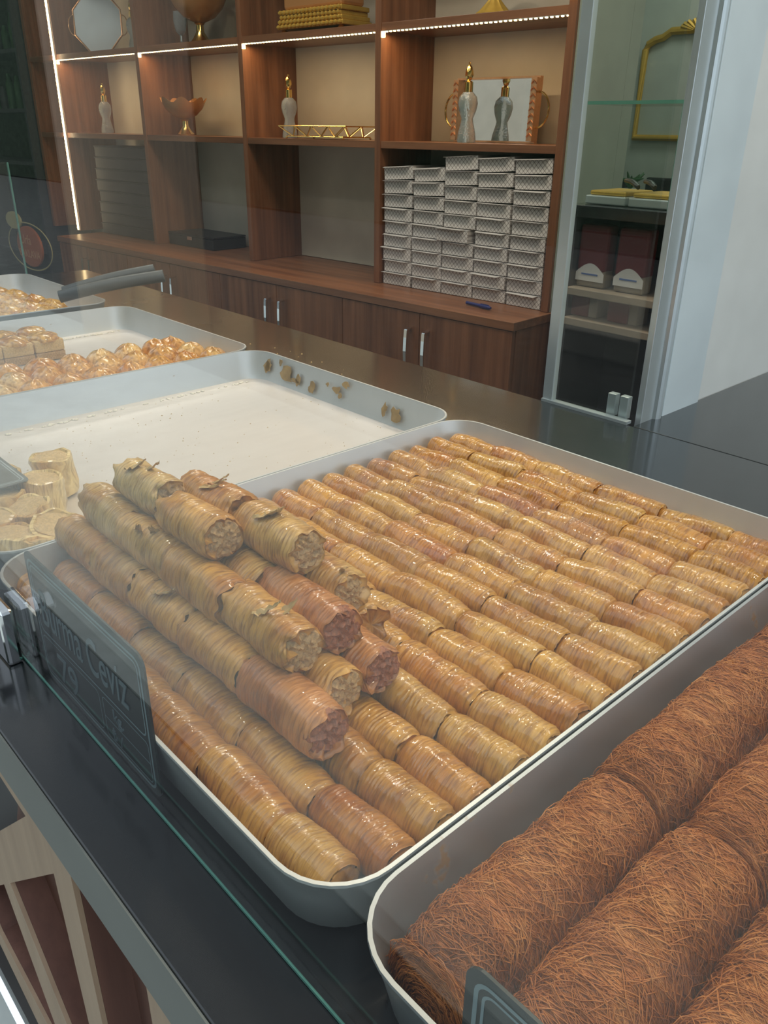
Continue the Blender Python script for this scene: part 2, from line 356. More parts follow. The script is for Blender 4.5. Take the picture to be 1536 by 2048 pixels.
# ------------------------------------------------------------------ glazing
g = thing('front_glass', 'clear front display glass standing on the black counter before the trays', 'glass', (0, -0.006, 0.0015))
build(MB().box(-1.75, 2.4, -0.003, 0.003, 0, 0.74), 'pane', 'pane_glass', g)
build(MB().box(-1.75, 2.4, -0.0034, -0.0022, -0.001, 0.0010), 'lower_edge', 'glass_edge', g, label='green lower edge of the glass')
cl = thing('glass_clamp', 'chrome clamp block holding the foot of the front glass', 'clamp', (0.073, -0.006, 0))
build(MB().box(-0.016, 0.016, -0.016, -0.0042, 0.0, 0.050, 0.003), 'block', 'chrome', cl)
build(MB().box(-0.016, 0.016, 0.0042, 0.008, 0.0, 0.052, 0.001), 'back_plate', 'chrome', cl)
c_ = MB(); c_.M = Matrix.Translation((0.0, -0.016, 0.036)) @ Matrix.Rotation(PI/2, 4, 'X'); c_.lathe([(0.009, 0), (0.009, 0.007), (0.007, 0.009)], 18)
build(c_, 'screw_cap', 'chrome', cl, smooth=True)
g = thing('end_glass', 'clear glass pane closing the far left end of the display', 'glass', (-1.66, 0.004, 0.0015))
build(MB().box(-0.003, 0.003, 0, 0.66, 0, 0.30), 'pane', 'pane_glass', g)
build(MB().box(-0.0034, 0.0034, 0.659, 0.662, 0, 0.30), 'edge', 'glass_edge', g, label='pale green vertical edge')
g = thing('rear_glass_door', 'narrow rear glass door with grey edge strip, left of the aluminium post', 'glass door', (0, 0.879, 0.0015))
build(MB().box(-0.050, 0.088, -0.003, 0.003, 0.004, 1.3), 'pane', 'pane_glass', g)
build(MB().box(-0.064, -0.046, -0.006, 0.006, 0.0, 1.3, 0.001), 'edge_strip', 'aluminium', g, label='grey vertical edge strip')
build(MB().box(-0.064, 0.092, -0.009, 0.004, -0.0014, 0.003), 'track', 'aluminium', g, label='thin metal floor track')
for x in (0.052, 0.073): build(MB().box(x-0.007, x+0.007, 0.008, 0.02, 0.0, 0.034, 0.001), 'guide_block', 'aluminium', g)
# ------------------------------------------------------------------ trays
def rrect(x0, x1, y0, y1, r, n=8):
    pts = []
    for cx_, cy_, a0 in ((x1-r, y0+r, -PI/2), (x1-r, y1-r, 0), (x0+r, y1-r, PI/2), (x0+r, y0+r, PI)):
        for i in range(n+1):
            a = a0+PI/2*i/n; pts.append((cx_+r*math.cos(a), cy_+r*math.sin(a)))
    return pts
def make_tray(label, x0, x1, y0, y1, mat='tray_metal', fmat='tray_floor_metal'):
    t = thing('baking_tray', label, 'tray', (x0, y0, 0), group='aluminium baking trays on the counter')
    X, Y = x1-x0, y1-y0; TH = 0.0016
    def ring(inset, z, r): return [(px, py, z) for px, py in rrect(inset, X-inset, inset, Y-inset, r)]
    prof = [(0.020, 0.0012, 0.030), (0.012, 0.0018, 0.036), (0.0085, 0.005, 0.038), (0.004, 0.030, 0.040), (0.0, 0.047, 0.042), (-0.0012, 0.0485, 0.043), (-0.0010, 0.0502, 0.043),
            (0.0014, 0.0502, 0.0405), (0.0022, 0.047, 0.040), (0.0062, 0.030, 0.038)]
    prof2 = [(0.0062, 0.030, 0.038), (0.0105, 0.012, 0.036), (0.0135, 0.0058, 0.034), (0.022, 0.0036, 0.030)]
    def loft(pr2, capbot, captop):
        rs = [ring(*q) for q in pr2]; n = len(rs[0]); mb = MB(); vs_ = [q for rg in rs for q in rg]; fs = []
        for i in range(len(rs)-1):
            for j in range(n): k = (j+1) % n; fs.append((i*n+j, i*n+k, (i+1)*n+k, (i+1)*n+j))
        if capbot: fs.append(tuple(reversed(range(n))))
        if captop: fs.append(tuple((len(rs)-1)*n+j for j in range(n)))
        return mb.add(vs_, fs)
    build(loft(prof + prof2[1:3], True, False), 'tray_wall', mat, t, smooth=True)
    build(loft(prof2[2:], False, True), 'tray_floor', fmat, t, smooth=True)
    return t
make_tray('aluminium tray of neatly rowed syrup rolls, its front corner nearest the glass', 0.0, 0.4640, 0.0, 0.602, 'tray_metal')
make_tray('nearly empty aluminium tray with syrup-stained walls, left of the roll tray', -0.472, -0.0035, 0.0, 0.606)
make_tray('half-empty aluminium tray holding domed pastries, behind the empty tray', -0.955, -0.4765, 0.0, 0.606)
make_tray('farthest aluminium tray with lattice-cut pastries under the dark tongs', -1.490, -1.005, 0.0, 0.600)
make_tray('aluminium tray of shredded pastry logs at the bottom right', 0.4685, 0.935, 0.0, 0.602, 'tray_metal_worn', 'tray_metal_worn')
# ------------------------------------------------------------------ burma rolls
FLOOR = 0.0036
def roll_mesh(seed, L, r, rough=1.0, cut=False, nx=140, nt_=36):
    o = seed*13.7; R_ = random.Random(seed); vs_ = []; fs = []
    # irregular pleats across the roll
    xs = [i/(nx-1) for i in range(nx)]
    for i, t in enumerate(xs):
        x = (t-0.5)*L
        e = min(t, 1-t)*L
        end = 1.0
        if not cut: end = 1-0.15*math.exp(-e/0.0055)-0.10*math.exp(-e/0.0012)
        else: end = 1-0.05*math.exp(-e/0.002)
        for j in range(nt_):
            a = 2*PI*j/nt_; ca, sa_ = math.cos(a), math.sin(a)
            if cut: end = 1-(0.13+0.22*noise.noise((ca*2.2+o, sa_*2.2, 7*(t > 0.5))))*math.exp(-e/0.0032)
            warp = 1.6*noise.noise((ca*1.1+o, sa_*1.1, x*35)) + 0.6*noise.noise((ca*2.6, sa_*2.6+o, x*90))
            s_ = x*(520+120*noise.noise((o, 0, x*20))) + warp*2.6
            amp = 0.5+0.8*abs(noise.noise((x*70+o, ca, sa_)))
            pl = (abs(math.sin(s_*PI*0.5))**0.7-0.6)*0.078*amp*(0.35+0.65*(noise.noise((x*60, ca*0.7+o, sa_*0.7))>-0.12))
            lump = 0.10*noise.noise((ca*0.8+o, sa_*0.8, x*28)) + 0.05*noise.noise((ca*2+o, sa_*2, x*80))
            rr = r*end*(1+rough*(pl+lump))
            jx = 0.0
            if cut: jx = 0.0062*math.exp(-e/0.004)*noise.noise((ca*2.4+o, sa_*2.4, 9*(t > 0.5)))
            elif i in (0, nx-1): jx = 0.0016*noise.noise((ca*3+o, sa_*3, i))
            vs_.append((x+jx+0.0035*warp*0.12*(1 if 0 < i < nx-1 else 0), rr*ca+0.0011*math.sin(t*PI+seed), rr*sa_*0.97+0.0012*math.cos(t*4+seed)))
    for i in range(nx-1):
        for j in range(nt_):
            k = (j+1) % nt_; fs.append((i*nt_+j, (i+1)*nt_+j, (i+1)*nt_+k, i*nt_+k))
    b = len(vs_)
    for sgn, i in ((-1, 0), (1, nx-1)):
        c = len(vs_); ins = 0.0025*sgn
        # recessed, crumpled end
        for q, fr_ in ((1, 0.82), (2, 0.5)):
            for j in range(nt_):
                x, y, z = vs_[i*nt_+j]
                vs_.append((x - (ins*0.5*q if cut else -ins*0.25*q), y*fr_, z*fr_))
        vs_.append((sgn*L/2 - (ins if cut else -ins*0.7), 0, 0))
        for j in range(nt_):
            k = (j+1) % nt_
            q1 = (i*nt_+j, i*nt_+k, c+k, c+j); q2 = (c+j, c+k, c+nt_+k, c+nt_+j); q3 = (c+nt_+j, c+nt_+k, c+2*nt_)
            if sgn > 0: fs += [q1, q2, q3]
            else: fs += [q1[::-1], q2[::-1], q3[::-1]]
    me = bpy.data.meshes.new('roll'); me.from_pydata(vs_, [], fs); me.shade_smooth(); return me
NV = 12
ROLLS = []
for s in range(NV):
    me = roll_mesh(s, 0.0775, 0.0166); me.materials.append(MATS['pastry_glazed']); ROLLS.append(me)
GOLD = [(0.61, 0.305, 0.052), (0.59, 0.285, 0.043), (0.57, 0.255, 0.035), (0.62, 0.335, 0.070), (0.54, 0.220, 0.03)]
def tint(x, R_):
    c = R_.choices(GOLD, [5, 5, 2, 3, 0.7])[0]; k = R_.uniform(0.9, 1.08)
    if x > 0.40: c = (c[0]*0.88, c[1]*0.80, c[2]*0.82)
    return tuple(min(1, q*k) for q in c)
XC = [0.0125, 0.084, 0.156, 0.235, 0.313, 0.389, 0.4515]
ZR = FLOOR + 0.0166 + 0.0030
R_ = random.Random(11)
for k in range(17):
    y = (0.0285 if k == 0 else 0.5735 if k == 16 else 0.0265 + 0.03425*k)
    jo = [XC[0]] + [x + R_.uniform(-0.004, 0.004) for x in XC[1:-1]] + [XC[-1]]
    for i in range(6):
        xa, xb = jo[i], jo[i+1]
        if k in (0, 16): xa = max(xa, 0.020); xb = min(xb, 0.440)
        if k in (1, 15): xb = min(xb, 0.452)
        L = xb-xa
        me = ROLLS[R_.randrange(NV)]
        row = ORD[k+1]
        lab = 'glazed pastry roll, %s from the left, in %s row from the front glass' % (ORD[i+1], row)
        o = thing('pastry_roll', lab, 'pastry', ((xa+xb)/2, y+R_.uniform(-0.0012, 0.0012), ZR + R_.uniform(-0.001, 0.0015)),
                  (R_.uniform(0, 6.28), R_.uniform(-0.02, 0.02), R_.uniform(-0.02, 0.02)), 'syrup rolls laid in rows in the tray', me, tint(xa, R_))
        o.scale = (L/0.0775*1.0 * R_.choice((-1, 1)), 1.0, 1.0) if False else (L/0.0775, R_.uniform(0.97, 1.03), R_.uniform(0.97, 1.03))
# heap of cut rolls on top of the front left rows
CUT = []
for s in range(5):
    me = roll_mesh(50+s, 0.079, 0.0186, 1.25, True); me.materials.append(MATS['pastry_dry']); CUT.append(me)
def fill_mesh(seed, r, mat):
    mb = MB(); n = 36; vs_ = []; fs = []
    for i in range(10):
        rr = r*(i/9)
        for j in range(n):
            a = 2*PI*j/n; k = 1+0.10*noise.noise((math.cos(a)*2+seed, math.sin(a)*2, 0))
            h = 0.0026*(1-(i/9)**3)+0.0034*noise.noise((rr*330*math.cos(a)+seed*9, rr*330*math.sin(a), 3))
            vs_.append((h if i < 9 else -0.004, rr*k*math.cos(a), rr*k*math.sin(a)))
    for i in range(9):
        for j in range(n):
            k = (j+1) % n; fs.append((i*n+j, (i+1)*n+j, (i+1)*n+k, i*n+k))
    mb.add(vs_, fs); return mb.mesh('filling', mat, True)
FILL = [fill_mesh(s, 0.0158, 'nut_filling') for s in range(3)]; FILLR = [fill_mesh(s+7, 0.0166, 'nut_filling_red') for s in range(3)]
def flake_mesh(seed):
    R2 = random.Random(seed); mb = MB(); vs_ = []; fs = []; n, m_ = 9, 6; L, W = R2.uniform(0.018, 0.028), R2.uniform(0.007, 0.012)
    for i in range(n):
        t = i/(n-1)
        for j in range(m_):
            s_ = j/(m_-1)-0.5; wob = 0.5+0.5*math.sin(PI*min(1, t*1.15+0.1))+0.2*noise.noise((t*5, seed, j))
            vs_.append(((t-0.2)*L, s_*W*wob, 0.010*t*t+0.003*noise.noise((t*6+seed, s_*5, 2))))
    for i in range(n-1):
        for j in range(m_-1): fs.append((i*m_+j, (i+1)*m_+j, (i+1)*m_+j+1, i*m_+j+1))
    mb.add(vs_, fs); me = mb.mesh('flake', 'flake', True); return me
PALE = (0.64, 0.375, 0.12); TAN = (0.62, 0.325, 0.08); RED = (0.54, 0.225, 0.07); CRM = (0.68, 0.455, 0.18)
Y0 = 0.0265; PY = 0.03425; RZ = 0.0300
def ly(layer, g_): return Y0 + PY*(g_ + 0.5*(layer-1))
heap = [  # x, layer, groove, tint, filling shown, phrase
 (0.340, 2, 1, RED, 1, 'reddish cut roll with open dark end, front right of the heap'),
 (0.262, 2, 1, TAN, 0, 'tan roll lying behind the reddish one in the heap\'s front line'),
 (0.184, 2, 1, TAN, 0, 'middle roll in the front line of the heap, above the price sign'),
 (0.106, 2, 1, PALE, 0, 'pale roll at the left of the heap\'s front line, behind the sign'),
 (0.044, 2, 1, TAN, 0, 'large tan roll at the left end of the heap, by the tray wall'),
 (0.316, 2, 2, TAN, 1, 'tan cut roll peeking out beside the reddish one, pale end showing'),
 (0.236, 2, 2, TAN, 0, 'roll buried under the middle of the heap'),
 (0.157, 2, 2, TAN, 0, 'roll buried under the left middle of the heap'),
 (0.078, 2, 2, PALE, 0, 'roll buried near the left end of the heap'),
 (0.316, 2, 3, RED, 1, 'small red-ended roll at the right foot of the heap'),
 (0.236, 2, 3, TAN, 0, 'roll tucked under the right side of the heap'),
 (0.157, 2, 3, TAN, 0, 'roll tucked behind the centre of the heap'),
 (0.270, 2, 4, TAN, 0, 'low roll at the back right of the heap'),
 (0.190, 2, 4, TAN, 0, 'low roll at the back left of the heap'),
 (0.295, 3, 1, TAN, 1, 'big tan roll with a wide nutty end, centre front of the heap'),
 (0.217, 3, 1, TAN, 0, 'glossy tan roll just behind the big nutty-ended one'),
 (0.139, 3, 1, PALE, 0, 'pale flaky roll with a loose peel, left centre of the heap'),
 (0.062, 3, 1, CRM, 0, 'cream roll low at the upper left of the heap'),
 (0.294, 3, 2, RED, 1, 'dark red-ended roll on the right flank of the heap'),
 (0.215, 3, 2, PALE, 0, 'greyish roll in the shadow between the two top rolls'),
 (0.136, 3, 2, PALE, 0, 'roll supporting the top left of the heap'),
 (0.262, 3, 3, PALE, 1, 'pale roll with torn end at the back right of the heap'),
 (0.184, 3, 3, TAN, 0, 'roll at the back of the heap below the top'),
 (0.181, 4, 1, TAN, 1, 'upper tan roll with a round crumbly end, near the heap\'s top'),
 (0.094, 4, 1.12, CRM, 1, 'topmost cream roll at the upper left, green-gold and flaking'),
 (0.236, 4, 2, PALE, 1, 'large golden flaky roll on top, ragged end toward the glass'),
 (0.157, 4, 2, TAN, 0, 'tan roll at the top behind the large flaky one'),
]
R_ = random.Random(5)
for i, (x, layer, g_, c, ff, ph) in enumerate(heap):
    z = ZR + (layer-1)*RZ + 0.001
    tl = -0.02 if layer < 4 else -0.05
    x -= 0.010
    o = thing('cut_pastry_roll', ph, 'pastry', (x, ly(layer, g_)+R_.uniform(-0.002, 0.002), z), (0, tl+R_.uniform(-0.02, 0.02), R_.uniform(-0.05, 0.05)), 'cut rolls heaped on the front of the tray')
    put('roll_shell', CUT[i % 5], o, rot=(R_.uniform(0, 6.28), 0, 0), color=c)
    if ff: put('filling', (FILLR if c == RED else FILL)[i % 3], o, (0.0378, 0, 0))
    if ph.find('flak') >= 0 or i in (2, 6, 14, 21):
        for q in range(2):
            put('loose_flake', flake_mesh(i*3+q), o, (R_.uniform(-0.02, 0.02), -0.009+0.009*q, 0.0155), (R_.uniform(-0.4, 0.2), R_.uniform(-0.2, 0.1), R_.uniform(-0.8, 0.8)))
# ------------------------------------------------------------------ short cut rolls standing in the empty tray
def stub_mesh(seed, h, r):
    mb = MB(); prof = [(r*0.90, 0), (r, 0.004), (r*1.02, h*0.3), (r*0.98, h*0.7), (r*1.03, h-0.004), (r*1.0, h), (r*0.86, h+0.0005), (r*0.80, h-0.0022)]
    def wv(i, a, rr, z):
        k = 1+0.16*noise.noise((math.cos(a)*1.0+seed, math.sin(a)*1.0, z*25))+0.02*math.sin(a*9+seed+z*300)
        return rr*k, z+(0.006*noise.noise((math.cos(a)*1.2+seed, math.sin(a)*1.2, 5)) if i > 3 else 0)
    mb.lathe(prof, 40, wave=wv); return mb.mesh('stub', 'pastry_dry', True)
def disc_mesh(seed, r):
    mb = MB(); mb.lathe([(r, -0.002), (r*0.98, 0.0005), (r*0.7, 0.0012), (r*0.3, 0.0016), (r*0.02, 0.0014)], 26, wave=lambda i, a, rr, z: (rr*(1+0.05*math.sin(a*3+seed)), z+0.0008*noise.noise((rr*300*math.cos(a)+seed, rr*300*math.sin(a), 1))))
    return mb.mesh('stub_filling', 'nut_filling_pale', True)
stubs = [(-0.205, 0.141, 0.05, 0.0, 0.046, 'single pale roll standing upright, farthest from the roll tray wall'),
         (-0.158, 0.106, -0.1, 0.1, 0.043, 'upright pale roll next to the single one, wide crumb top'),
         (-0.200, 0.082, 0, -0.2, 0.041, 'upright cut roll behind the second, half under the lying card'),
         (-0.150, 0.062, 0.1, 0.15, 0.039, 'upright cut roll in the middle of the pale cluster'),
         (-0.108, 0.082, -0.25, 0.3, 0.036, 'leaning pale roll whose oval top faces the roll tray'),
         (-0.107, 0.038, -0.1, 0.1, 0.037, 'pale cut roll near the front glass in the cluster'),
         (-0.064, 0.078, -0.4, 0.5, 0.032, 'low pale roll leaning beside the roll tray wall'),
         (-0.062, 0.039, -0.2, 0.3, 0.034, 'low pale roll in the tray corner behind the price sign'),
         (-0.036, 0.060, -0.5, 0.5, 0.026, 'low tilted pale roll pressed against the wall of the roll tray'),
         (-0.154, 0.039, 0, 0, 0.038, 'pale cut roll partly hidden below the lying card')]
for i, (x, y, rx, ry, h, ph) in enumerate(stubs):
    o = thing('short_pastry_roll', ph, 'pastry', (x, y, FLOOR+0.001), (0, 0, 0), 'short rolls standing in the empty tray')
    b = put('roll_shell', stub_mesh(i, h, 0.0232), o, (0, 0, 0.0012+0.021*max(abs(rx), abs(ry))*0.5), (rx*0.5, ry*0.5, i), color=(0.90, 0.68, 0.32))
    put('filling', disc_mesh(i, 0.0202), b, (0, 0, h-0.0018))
# crumbs and syrup drops
def crumbs(name, label, n, fx, mat, smin, smax, loc=(0, 0, 0)):
    vs_ = []; fs = []
    for i in range(n):
        x, y, z = fx(); s_ = random.uniform(smin, smax); b = len(vs_)
        a = random.random()*6
        for k in range(4): vs_.append((x+s_*math.cos(a+k*PI/2)*random.uniform(.5, 1), y+s_*math.sin(a+k*PI/2)*random.uniform(.5, 1), z))
        vs_.append((x, y, z+s_*0.7)); fs += [(b, b+1, b+4), (b+1, b+2, b+4), (b+2, b+3, b+4), (b+3, b, b+4), (b+3, b+2, b+1, b)]
    me = bpy.data.meshes.new(name); me.from_pydata(vs_, [], fs); me.materials.append(MATS[mat])
    o = thing(name, label, 'crumbs', loc, me=me); o['kind'] = 'stuff'; return o
crumbs('pastry_crumbs', 'golden crumbs scattered over the empty tray floor', 260, lambda: (random.uniform(-0.44, -0.03), min(0.58, abs(random.gauss(0.25, 0.16))+0.02), FLOOR+0.0002), 'flake', 0.0004, 0.0015)
crumbs('counter_crumbs', 'few pale crumbs on the black counter behind the trays', 26, lambda: (random.gauss(-0.50, 0.12), random.uniform(0.63, 0.76), 0.0002), 'flake', 0.001, 0.003)
def glob(x0, x1, y0, y1, n, s):
    vs_ = []; fs = []
    mb = MB()
    for i in range(n):
        t = random.random(); x = x0+(x1-x0)*t+random.gauss(0, .0015); y = y0+(y1-y0)*t+random.gauss(0, .0015); r = random.uniform(0.3, 1)*s
        mb.lathe([(r, 0), (r*0.8, r*0.35), (r*0.35, r*0.55)], 8, (x, y, FLOOR+0.0004))
    return mb
m, nt, p = nmat('syrup'); p.inputs['Base Color'].default_value = (0.92, 0.85, 0.74, 1); p.inputs['Roughness'].default_value = 0.08  # near-white base colour paints the sparkle of the drops
o = build(glob(-0.447, -0.447, 0.06, 0.57, 90, 0.0035), 'syrup_drop_glints', 'syrup'); o['label'] = 'line of shiny syrup drops along the empty tray\'s left wall'; o['category'] = 'syrup'; o['kind'] = 'stuff'
o = build(glob(-0.93, -0.93, 0.38, 0.58, 50, 0.0035), 'syrup_drop_glints', 'syrup'); o['label'] = 'syrup drops whitened for sparkle along the inner wall of the domed pastry tray'; o['category'] = 'syrup'; o['kind'] = 'stuff'
# syrup smears on the far wall of the empty tray
sm = MB(); R_ = random.Random(4)
for i in range(15):
    x = -0.43+0.22*R_.random()**1.3 if i < 10 else R_.uniform(-0.42, -0.10); zc = R_.uniform(0.022, 0.044); wv_, h_ = R_.uniform(0.004, 0.012), R_.uniform(0.003, 0.011)
    if i == 0: x, zc, wv_, h_ = -0.375, 0.026, 0.018, 0.014
    if i == 1: x, zc, wv_, h_ = -0.305, 0.020, 0.009, 0.010
    n = 12; pts = []
    for j in range(n):
        a = 2*PI*j/n; k = 0.6+0.6*R_.random()
        z = min(0.0465, max(0.010, zc+h_*k*math.sin(a))); y = 0.606-0.0030-0.0105*(0.050-z)/0.038*0.9-0.0022
        pts.append((x+wv_*k*math.cos(a), y, z))
    sm.prism(pts, (0, -0.0005, 0))
o = build(sm, 'syrup_stains', 'syrup_stain' if 'syrup_stain' in MATS else 'flake'); o['label'] = 'amber syrup smears dried on the far wall of the empty tray'; o['category'] = 'syrup'; o['kind'] = 'stuff'
# ------------------------------------------------------------------ domed pastries
def dome_mesh(seed, r=0.029, h=0.034):
    vs_ = []; fs = []; n, m_ = 34, 14
    for i in range(m_):
        t = i/(m_-1)
        for j in range(n):
            a = 2*PI*j/n; ca, sa_ = math.cos(a), math.sin(a)
            rr = r*math.sqrt(max(0, 1-t**2.4))*(1+0.07*noise.noise((ca+seed*3, sa_, t))+0.075*math.sin(a*8+3*noise.noise((ca, sa_, seed))+t*2)*(1-t*0.3))
            z = h*t*(1+0.16*noise.noise((ca*1.2+seed, sa_*1.2, 4))) if i else 0.0
            vs_.append((rr*ca*1.12, rr*sa_*0.92, z))
    for i in range(m_-1):
        for j in range(n): k = (j+1) % n; fs.append((i*n+j, i*n+k, (i+1)*n+k, (i+1)*n+j))
    fs.append(tuple(reversed(range(n)))); me = bpy.data.meshes.new('dome'); me.from_pydata(vs_, [], fs); me.shade_smooth(); me.materials.append(MATS['pastry_puff']); return me
DOMES = [dome_mesh(s) for s in range(6)]
R_ = random.Random(3)
for cx_i in range(4):
    for k in range(11):
        x = -0.513-0.056*cx_i; y = 0.040+0.0525*k + (0.012 if cx_i % 2 else 0)
        if y > 0.585 or (cx_i == 4 and y > 0.36) or (cx_i == 3 and y > 0.60) or y < 0.16: continue
        if cx_i == 3: y = min(y, 0.556)
        thing('domed_pastry', 'glazed domed pastry, %s from the far rim, %s row from the empty tray' % (ORD[11-k], ORD[cx_i+1]), 'pastry',
              (x+R_.uniform(-.003, .003), y, FLOOR+0.001), (0, 0, R_.uniform(0, 6.28)), 'domed pastries in the second tray', DOMES[R_.randrange(6)], R_.choice([(0.80, 0.46, 0.15), (0.76, 0.40, 0.12), (0.84, 0.55, 0.24)]))
# tall slices at the left of that tray
for i, (x, y) in enumerate([(-0.815, 0.375), (-0.815, 0.320), (-0.870, 0.375), (-0.870, 0.320), (-0.815, 0.265), (-0.870, 0.265)]):
    o = thing('pastry_slice', ['tall glazed pastry slice with brown cut side, nearest the bare tray floor', 'glazed pastry slice just in front of the tallest cut one', 'glazed pastry slice behind the tallest cut one', 'glazed pastry slice at the back left of the cut block', 'glazed pastry slice at the front of the cut block', 'glazed pastry slice at the front left of the cut block'][i], 'pastry', (x, y, FLOOR+0.0008), (0, 0, R_.uniform(-.05, .05)), 'cut slices in the domed pastry tray')
    put('crust', dome_mesh(30+i, 0.0285, 0.013), o, (0, 0, 0.034), color=(0.74, 0.43, 0.12))
    build(MB().box(-0.0265, 0.0265, -0.0265, 0.0265, 0.0155, 0.0365, 0.003), 'upper_layers', 'nut_filling_pale', o, smooth=True)
    build(MB().box(-0.0265, 0.0265, -0.0265, 0.0265, 0, 0.0153, 0.002), 'lower_layers', 'nut_filling', o, smooth=True)
# far tray: elongated puffed pieces
def puff_mesh(seed):
    vs_ = []; fs = []; n, m_ = 26, 10
    for i in range(m_):
        t = i/(m_-1)
        for j in range(n):
            a = 2*PI*j/n; ca, sa_ = math.cos(a), math.sin(a); rr = (1-t**3)**0.5*(1+0.08*noise.noise((ca+seed, sa_, t*2)))
            vs_.append((0.042*rr*math.copysign(abs(ca)**0.75, ca), 0.024*rr*math.copysign(abs(sa_)**0.75, sa_), 0.036*t*(1+0.15*noise.noise((ca*1.5+seed, sa_, 1))) if i else 0))
    for i in range(m_-1):
        for j in range(n): k = (j+1) % n; fs.append((i*n+j, i*n+k, (i+1)*n+k, (i+1)*n+j))
    fs.append(tuple(reversed(range(n)))); me = bpy.data.meshes.new('puff'); me.from_pydata(vs_, [], fs); me.shade_smooth(); me.materials.append(MATS['pastry_puff']); return me
PUFF = [puff_mesh(s) for s in range(4)]
for i in range(5):
    for k in range(6):
        x = -1.085-0.080*i; y = 0.545-0.050*k-0.012*i
        if i == 0 and k < 1: continue
        thing('puffed_pastry', 'puffed pastry in the farthest tray, %s column from right, %s from back' % (ORD[i+1], ORD[k+1]), 'pastry',
              (x, y, FLOOR+0.001), (0, 0, 0.35), 'puffed pastries in the farthest tray', PUFF[(i+k) % 4], (0.82, 0.50, 0.16))
# ------------------------------------------------------------------ shredded pastry logs
def log_parts(seed, W, Hh, L, nstr):
    # body: superellipse section, slightly lumpy
    R2 = np.random.default_rng(seed); nu, nl = 26, max(10, int(L/0.006)); vs_ = []; fs = []
    def sect(th, s_, off=0.0):
        c_, q_ = math.cos(th), math.sin(th)
        lum = 1+0.05*noise.noise((c_*0.8+seed, q_*0.8, s_*22))+0.035*noise.noise((c_*2+seed, q_*2, s_*60))
        tp = 1-0.32*math.exp(-max(0, min(s_, L-s_))/0.0040)
        return (W/2+off)*math.copysign(abs(c_)**0.75, c_)*lum*tp, (Hh+off)*abs(q_)**0.8*lum*tp
    for i in range(nl+1):
        s_ = L*i/nl
        for j in range(nu+1):
            x, z = sect(PI*j/nu, s_, -0.0008); vs_.append((x, s_, z))
    for i in range(nl):
        for j in range(nu): a = i*(nu+1)+j; fs.append((a, a+1, a+nu+2, a+nu+1))
        fs.append((i*(nu+1), (i+1)*(nu+1), (i+1)*(nu+1)+nu, i*(nu+1)+nu))
    fs.append(tuple(range(nu, -1, -1))); fs.append(tuple(nl*(nu+1)+j for j in range(nu+1)))
    body = MB().add(vs_, fs).mesh('log', 'shredded_pastry', True)
    # strands
    K = 6; n = nstr
    th0 = R2.uniform(0.0, PI, n); s0 = R2.uniform(-0.001, L+0.001, n)
    span = R2.uniform(0.25, 0.9, n)*R2.choice([-1, 1], n); drift = R2.normal(0, 0.0035, n)
    wild = R2.random(n) < 0.16; drift = np.where(wild, R2.normal(0, 0.013, n), drift); lift = np.where(wild, R2.uniform(0.0008, 0.0034, n), R2.uniform(-0.0003, 0.0012, n))
    rad = R2.uniform(0.00019, 0.00038, n); ph = R2.uniform(0, 6.28, n); curl = np.where(wild, R2.uniform(0, 0.0030, n), R2.uniform(0, 0.0009, n))
    t = np.linspace(0, 1, K)[None, :]
    th = np.clip(th0[:, None]+span[:, None]*t, 0.04, PI-0.04)
    s_ = s0[:, None]+drift[:, None]*t+curl[:, None]*np.sin(t*5+ph[:, None])
    s_ = np.clip(s_, -0.0045, L+0.0045)
    c_, q_ = np.cos(th), np.sin(th)
    off = lift[:, None]*(0.35+0.65*np.sin(t*PI))+curl[:, None]*0.4*np.sin(t*7+ph[:, None])
    tp = 1-0.32*np.exp(-np.clip(np.minimum(s_, L-s_), 0, 1)/0.0040)
    # same low-frequency lumps as the body, sampled on a grid
    gi, gj = 60, 30; G = np.array([[1+0.05*noise.noise((math.cos(PI*j/gj)*0.8+seed, math.sin(PI*j/gj)*0.8, L*i/gi*22))+0.035*noise.noise((math.cos(PI*j/gj)*2+seed, math.sin(PI*j/gj)*2, L*i/gi*60)) for j in range(gj+1)] for i in range(gi+1)])
    lum = G[np.clip((s_/L*gi).astype(int), 0, gi), np.clip((th/PI*gj).astype(int), 0, gj)]
    X = (W/2+off)*np.sign(c_)*np.abs(c_)**0.75*lum*tp; Z = (Hh+off)*np.abs(q_)**0.8*lum*tp
    Pn = np.stack([X, s_, Z], -1)
    ne = n//14; kk_ = R2.uniform(0.1, 1.0, ne)[:, None, None]**0.7; Pn[:ne, :, 0:3:2] *= kk_; Pn[:ne, :, 1] = R2.uniform(-0.0030, 0.0006, ne)[:, None]+R2.normal(0, 0.0005, (ne, K))
    T = np.gradient(Pn, axis=1); T /= np.linalg.norm(T, axis=-1, keepdims=True)+1e-9
    Nn = np.stack([c_, 0*c_, q_], -1); B = np.cross(T, Nn); B /= np.linalg.norm(B, axis=-1, keepdims=True)+1e-9
    V = np.zeros((n, K, 3, 3))
    for a in range(3):
        an = 2*PI*a/3; V[:, :, a] = Pn+rad[:, None, None]*(math.cos(an)*B+math.sin(an)*Nn)
    V = V.reshape(-1, 3); base = (np.arange(n)*K*3)[:, None, None, None]; kk = (np.arange(K-1)*3)[None, :, None, None]
    q = np.array([[a, (a+1) % 3, 3+(a+1) % 3, 3+a] for a in range(3)])[None, None]
    F = (base+kk+q).reshape(-1, 4)
    me = bpy.data.meshes.new('strands'); me.vertices.add(len(V)); me.vertices.foreach_set('co', V.ravel())
    me.loops.add(F.size); me.loops.foreach_set('vertex_index', F.ravel()); me.polygons.add(len(F)); me.polygons.foreach_set('loop_start', np.arange(len(F))*4)
    me.update(calc_edges=True); me.materials.append(MATS['shredded_pastry']); return body, me
